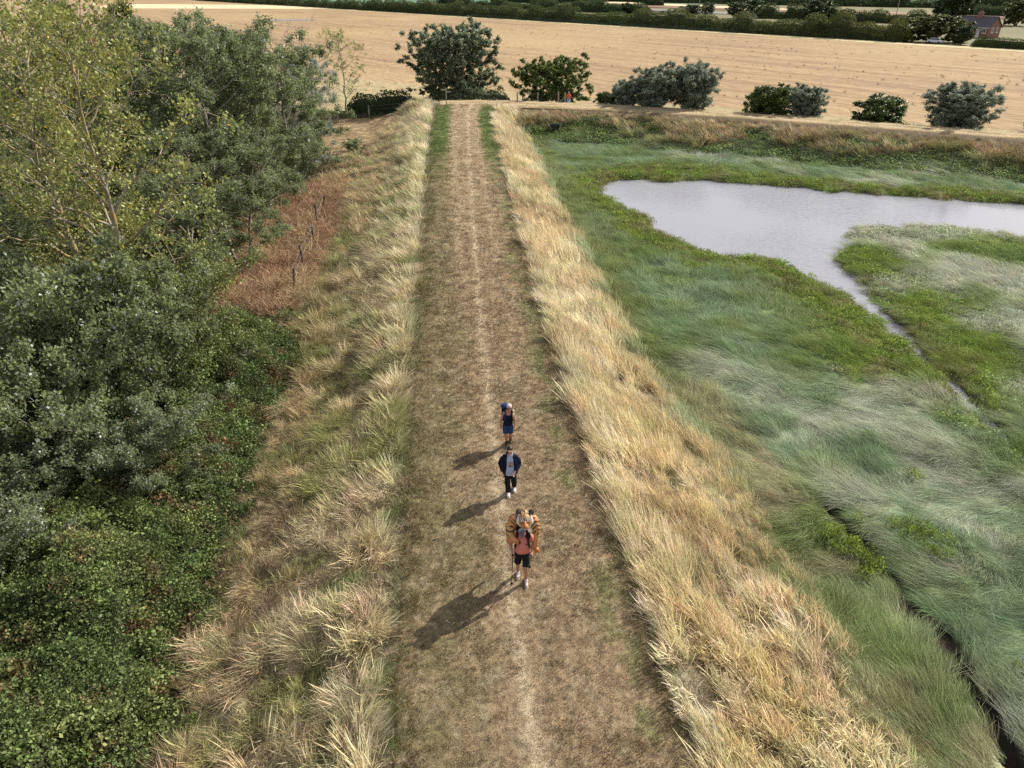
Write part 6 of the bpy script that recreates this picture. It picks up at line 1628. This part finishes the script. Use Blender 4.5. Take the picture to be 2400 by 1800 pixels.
blob('shirt', [('l', [(0.03, -0.015, 0.70, 0.172, 0.135), (0.02, -0.02, 0.85, 0.165, 0.15), (0.02, -0.015, 1.05, 0.15, 0.145), (0.015, -0.005, 1.25, 0.15, 0.125), (0.01, 0, 1.36, 0.085, 0.08)])], K_pale, p2, voxel=0.008, folds=0.025)
def jh(sx): return [('l', [(0.145 * sx + 0.015, 0.02, 0.74, 0.085, 0.125), (0.145 * sx + 0.015, 0.015, 0.9, 0.098, 0.145), (0.140 * sx + 0.015, 0.01, 1.1, 0.098, 0.145), (0.122 * sx + 0.012, 0.01, 1.25, 0.080, 0.125), (0.080 * sx + 0.01, 0.02, 1.36, 0.042, 0.080)])]
blob('jacket', jh(-1) + jh(1) + [('l', [(0.015, 0.085, 0.74, 0.17, 0.075), (0.015, 0.09, 1.1, 0.18, 0.08), (0.012, 0.08, 1.30, 0.15, 0.07), (0.01, 0.06, 1.42, 0.08, 0.05)])]
     + limb([(-0.145, 0.01, 1.27), (-0.215, 0.03, 1.12), (-0.245, 0.04, 1.0)], [0.075, 0.092, 0.088]) + [('k', (-0.245, 0.04, 1.02), (-0.195, -0.04, 0.80), 0.088, 0.060)]
     + limb([(0.165, 0.01, 1.27), (0.235, 0.03, 1.12), (0.262, 0.04, 1.0)], [0.075, 0.092, 0.088]) + [('k', (0.262, 0.04, 1.02), (0.180, -0.165, 0.90), 0.088, 0.060)], K_navy, p2, voxel=0.009, folds=0.035)
blob('trousers', [('l', [(0.015, 0, 0.82, 0.155, 0.115), (0.015, 0, 0.72, 0.16, 0.12)]), ('k', (-0.07, 0, 0.78), (-0.06, -0.10, 0.45), 0.093, 0.083), ('k', (-0.06, -0.10, 0.47), (-0.035, -0.09, 0.10), 0.083, 0.078), ('k', (0.10, 0.01, 0.78), (0.125, -0.03, 0.44), 0.093, 0.085), ('k', (0.125, -0.03, 0.46), (0.135, 0.155, 0.13), 0.085, 0.078)], K_black, p2, voxel=0.009, folds=0.03)
blob('hair', [('e', t2(0, 0.03, 0.045), (0.085, 0.098, 0.092)), ('e', t2(0, 0.12, 0.0), (0.045, 0.05, 0.06))], H_brown, p2, voxel=0.007)
blob('collar', limb([(-0.05, -0.055, 1.40), (0.0, -0.09, 1.385), (0.06, -0.055, 1.40)], [0.014, 0.014, 0.014]), K_pink, p2, voxel=0.006)
blob('hood', limb([(0.075, -0.03, 1.45), (0.082, -0.055, 1.40), (0.075, -0.07, 1.34)], [0.022, 0.02, 0.014]) , K_white, p2, voxel=0.007)
glasses(t2, p2); mouth(t2, p2)
for a_, toe_ in ((aR, (-0.03, -0.24, 0.05)), (aL, (0.145, -0.01, 0.055))):
    sh_ = blob('shoe', shoe((a_[0], a_[1], 0.055), toe_, 0.054), K_white, p2, voxel=0.007)
    blob('sole', [('c', Vector((a_[0], a_[1] + 0.05, 0.012)), Vector((toe_[0], toe_[1], 0.014)), 0.042, 0.044)], K_white, sh_, voxel=0.007)
# printed animal face on the T-shirt: a flat patch that follows the chest
pr2 = bpy.data.meshes.new('shirt_print'); _g2 = 26
uu, vv = np.meshgrid(np.linspace(-1, 1, _g2), np.linspace(-1, 1, _g2))
pxs = 0.03 + uu * 0.066; pzs = 1.13 + vv * 0.092
pys = -0.028 - 0.152 * np.sqrt(np.clip(1 - ((pxs - 0.02) / 0.155) ** 2, 0, 1)) - 0.012 + np.clip(pzs - 1.1, 0, 1) * 0.10
ix = np.arange(_g2 * _g2).reshape(_g2, _g2); ff = np.stack([ix[:-1, :-1], ix[:-1, 1:], ix[1:, 1:], ix[1:, :-1]], -1).reshape(-1, 4)
rr2 = np.hypot(uu, vv); ff = ff[(rr2.ravel()[ff] < 1.0).all(1)]
pr2 = np_mesh('shirt_print', np.stack([pxs, pys, pzs], -1).reshape(-1, 3), ff, True)
cc2 = mixc((0.45, 0.19, 0.06), (0.60, 0.55, 0.48), np.exp(-((np.abs(uu) - 0.5) / 0.25) ** 2 - ((vv - 0.1) / 0.5) ** 2))
cc2 = mixc(cc2, C_BK, np.clip(stripes(vv * 7 + 1.2 * np.abs(uu), uu * 3, 0.55) * (np.abs(uu) > 0.22) + (vv < -0.35) * (np.abs(uu) > 0.15) * (vv > -0.75), 0, 1) * 0.9)
cc2 = mixc(cc2, (0.42, 0.07, 0.03), np.exp(-(uu / 0.16) ** 2) * (vv > -0.2)); cc2 = mixc(cc2, (0.55, 0.26, 0.08), (vv < -0.72) * 1.0)
attr(pr2, 'col', 'FLOAT_COLOR', 'POINT', rgba(cc2.reshape(-1, 3))); link('shirt_print', pr2, attr_mat('shirt_ink', 0.9, 0.1), p2)

# ---- 3 the woman at the back with the blue rucksack
p3 = empty('person', (-0.15, 19.05, 0.03)); tag(p3, 'woman at the back in a dark vest, blue shorts, pale hat and sunglasses', 'person')
hd, t3 = head((0.06, -0.04, 1.39), 0.97, R(-8))
hR, kR, aR = (-0.06, 0, 0.74), (-0.045, -0.08, 0.42), (-0.015, -0.10, 0.09); hL, kL, aL = (0.10, 0.0, 0.74), (0.105, -0.03, 0.42), (0.10, 0.19, 0.10)
wR, wL = (-0.205, -0.02, 0.72), (0.235, -0.02, 0.76)
body = hd + [('c', (0.05, 0.0, 1.24), (0.055, -0.02, 1.33), 0.05, 0.046), ('l', [(0.02, 0, 0.70, 0.14, 0.10), (0.02, 0, 0.92, 0.125, 0.09), (0.035, -0.01, 1.12, 0.145, 0.105), (0.04, 0, 1.22, 0.145, 0.075), (0.045, 0, 1.265, 0.08, 0.05)])]
body += limb([hR, kR, (-0.03, -0.085, 0.27), aR], [0.08, 0.055, 0.052, 0.034]) + limb([hL, kL, (0.105, 0.075, 0.28), aL], [0.08, 0.055, 0.052, 0.034])
body += limb([(-0.11, 0, 1.19), (-0.175, 0.03, 0.95), wR], [0.045, 0.037, 0.025]) + limb([(0.185, 0, 1.19), (0.23, 0.03, 0.97), wL], [0.045, 0.037, 0.025])
body += hand(Vector(wR) + Vector((0, -0.005, -0.025)), (0.0, -0.15, -1), (0.2, -1, 0), 0.35, 0.88) + hand(Vector(wL) + Vector((0, -0.005, -0.025)), (0.0, -0.15, -1), (-0.2, -1, 0), 0.35, 0.88)
blob('body', body, S_red, p3, voxel=0.008, smooth=2, ratio=0.4)
blob('vest', [('l', [(0.02, -0.005, 0.76, 0.155, 0.118), (0.02, -0.005, 0.92, 0.140, 0.108), (0.035, -0.015, 1.10, 0.156, 0.122), (0.04, -0.01, 1.15, 0.150, 0.11)])] + limb([(-0.055, -0.09, 1.13), (-0.05, -0.02, 1.245), (-0.05, 0.07, 1.12)], [0.032, 0.026, 0.03]) + limb([(0.135, -0.09, 1.13), (0.135, -0.02, 1.245), (0.135, 0.07, 1.12)], [0.032, 0.026, 0.03]), K_navy, p3, voxel=0.008, folds=0.018)
blob('shorts', [('l', [(0.02, 0, 0.82, 0.15, 0.112), (0.02, 0, 0.72, 0.165, 0.122), (0.02, 0, 0.68, 0.165, 0.12)]), ('k', (-0.055, 0, 0.74), (-0.052, -0.06, 0.47), 0.098, 0.092), ('k', (0.10, 0, 0.74), (0.106, -0.02, 0.47), 0.098, 0.090)], K_denim, p3, voxel=0.009, folds=0.02)
blob('hat', [('e', t3(0, 0.022, 0.062), (0.086, 0.102, 0.075)), ('c', t3(-0.045, -0.06, 0.058), t3(0.045, -0.06, 0.058), 0.020, 0.020)], K_hat, p3, voxel=0.007)
blob('hair', [('e', t3(0, 0.045, -0.02), (0.082, 0.075, 0.075))], simple('grey_blond_hair', (0.42, 0.34, 0.26), rough=0.5, bump=0.4, scale=70), p3, voxel=0.007)
glasses(t3, p3); mouth(t3, p3)
for a_, toe_ in ((aR, (-0.01, -0.23, 0.05)), (aL, (0.105, 0.04, 0.055))):
    bt = blob('boot', shoe((a_[0], a_[1], 0.055), toe_, 0.05) + [('k', Vector(a_) + Vector((0, 0, 0.12)), Vector(a_), 0.046, 0.046)], K_boot, p3, voxel=0.007)
    blob('toe_cap', [('e', Vector(toe_) + Vector((0, -0.022, 0.004)), (0.040, 0.034, 0.034))], K_sole, bt, voxel=0.006)
rk = empty('backpack', p3.location); tag(rk, 'blue rucksack on the back of the woman in the dark vest', 'backpack')
blob('bag', [('l', [(-0.02, 0.22, 0.78, 0.14, 0.08), (-0.02, 0.23, 0.9, 0.165, 0.12), (-0.02, 0.23, 1.2, 0.165, 0.115), (-0.025, 0.22, 1.30, 0.15, 0.09)])], K_navy, rk, voxel=0.012)
blob('lid', [('e', (-0.055, 0.22, 1.32), (0.155, 0.115, 0.075))], K_blue, rk, voxel=0.01)
for sx, c_ in ((-0.06, K_blue), (0.145, K_navy)):
    blob('strap', limb([(sx, 0.13, 1.22), (sx, 0.01, 1.285), (sx, -0.085, 1.20), (sx * 1.05, -0.125, 1.05), (sx * 1.15 + 0.02 * (1 if sx > 0 else -1), -0.06, 0.90)], [0.02, 0.022, 0.022, 0.02, 0.012]), c_, rk, voxel=0.008)
blob('hip_belt', [('c', (0.02 + 0.15 * math.cos(a), -0.005 + 0.118 * math.sin(a), 0.83), (0.02 + 0.15 * math.cos(a + 0.35), -0.005 + 0.118 * math.sin(a + 0.35), 0.83), 0.013, 0.013) for a in [3.2 + 0.35 * k for k in range(9)]], K_black, rk, voxel=0.008)
sc_ = empty('scarf', p3.location); tag(sc_, 'pale patterned cloth hanging over the shoulder of the woman with the blue rucksack', 'scarf')
blob('cloth', limb([(0.19, 0.10, 1.20), (0.185, -0.0, 1.255), (0.18, -0.075, 1.17), (0.19, -0.09, 1.06), (0.205, -0.075, 0.98)], [0.03, 0.036, 0.036, 0.032, 0.022]), attr_mat('patterned_cloth', 0.9, 0.1), sc_, voxel=0.008, folds=0.03,
     colf=lambda V: mixc(mixc((0.58, 0.50, 0.42), (0.30, 0.16, 0.07), sstep(0.48, 0.56, fbm(V[:, 0] * 30, V[:, 2] * 30, 221))), (0.36, 0.20, 0.06), sstep(1.05, 0.95, V[:, 2])))

# ---- 4 the far person behind the track by the gate posts
p4 = empty('person', (7.15, 95.6, GZ_(7.15, 95.6)), R(-25)); tag(p4, 'distant person in orange red T-shirt and light blue shorts by the pale gate posts', 'person')
hd, t4 = head((0, -0.08, 1.55), 1.0, R(35))
blob('body', hd + [('c', (0, 0, 1.4), (0, -0.05, 1.5), 0.055, 0.05), ('l', [(0, 0, 0.82, 0.14, 0.1), (0, 0, 1.3, 0.16, 0.1)])] + limb([(-0.09, 0, .85), (-.1, -.02, .48), (-.1, .05, .08)], [.08, .055, .04]) + limb([(0.09, 0, .85), (.1, -.05, .48), (.1, -.05, .08)], [.08, .055, .04])
     + limb([(-.19, 0, 1.33), (-.26, -.02, 1.08), (-.12, -.22, 1.0)], [.05, .04, .028]) + limb([(.19, 0, 1.33), (.26, -.02, 1.08), (.12, -.22, 1.0)], [.05, .04, .028])
     + hand((-.10, -.235, .99), (.5, -.6, -.2), (.3, -.2, .9), .6) + hand((.10, -.235, .99), (-.5, -.6, -.2), (-.3, -.2, .9), .6), S_tan, p4, voxel=0.01, ratio=0.4)
blob('shirt', [('l', [(0, 0, .82, .19, .14), (0, 0, 1.1, .185, .14), (0, 0, 1.34, .2, .13), (0, 0, 1.44, .09, .08)]), ('k', (-.16, 0, 1.34), (-.25, -.01, 1.13), .09, .08), ('k', (.16, 0, 1.34), (.25, -.01, 1.13), .09, .08)], cloth_mat('orange_red_cotton', (0.66, 0.14, 0.08)), p4, voxel=0.01, folds=0.02)
blob('shorts', [('l', [(0, 0, .9, .165, .12), (0, 0, .78, .165, .12)]), ('k', (-.09, 0, .85), (-.1, -.02, .42), .098, .09), ('k', (.09, 0, .85), (.1, -.05, .42), .098, .09)], cloth_mat('light_blue_cotton', (0.30, 0.42, 0.70)), p4, voxel=0.01, folds=0.02)
blob('hair', [('e', t4(0, 0.025, 0.045), (.083, .1, .09))], simple('grey_hair', (0.35, 0.33, 0.31), rough=0.5, bump=0.4, scale=70), p4, voxel=0.008)
for a_ in ((-.1, .05, .06), (.1, -.05, .06)): blob('shoe', shoe(a_, (a_[0], a_[1] - .16, .05)), K_grey, p4, voxel=0.009)
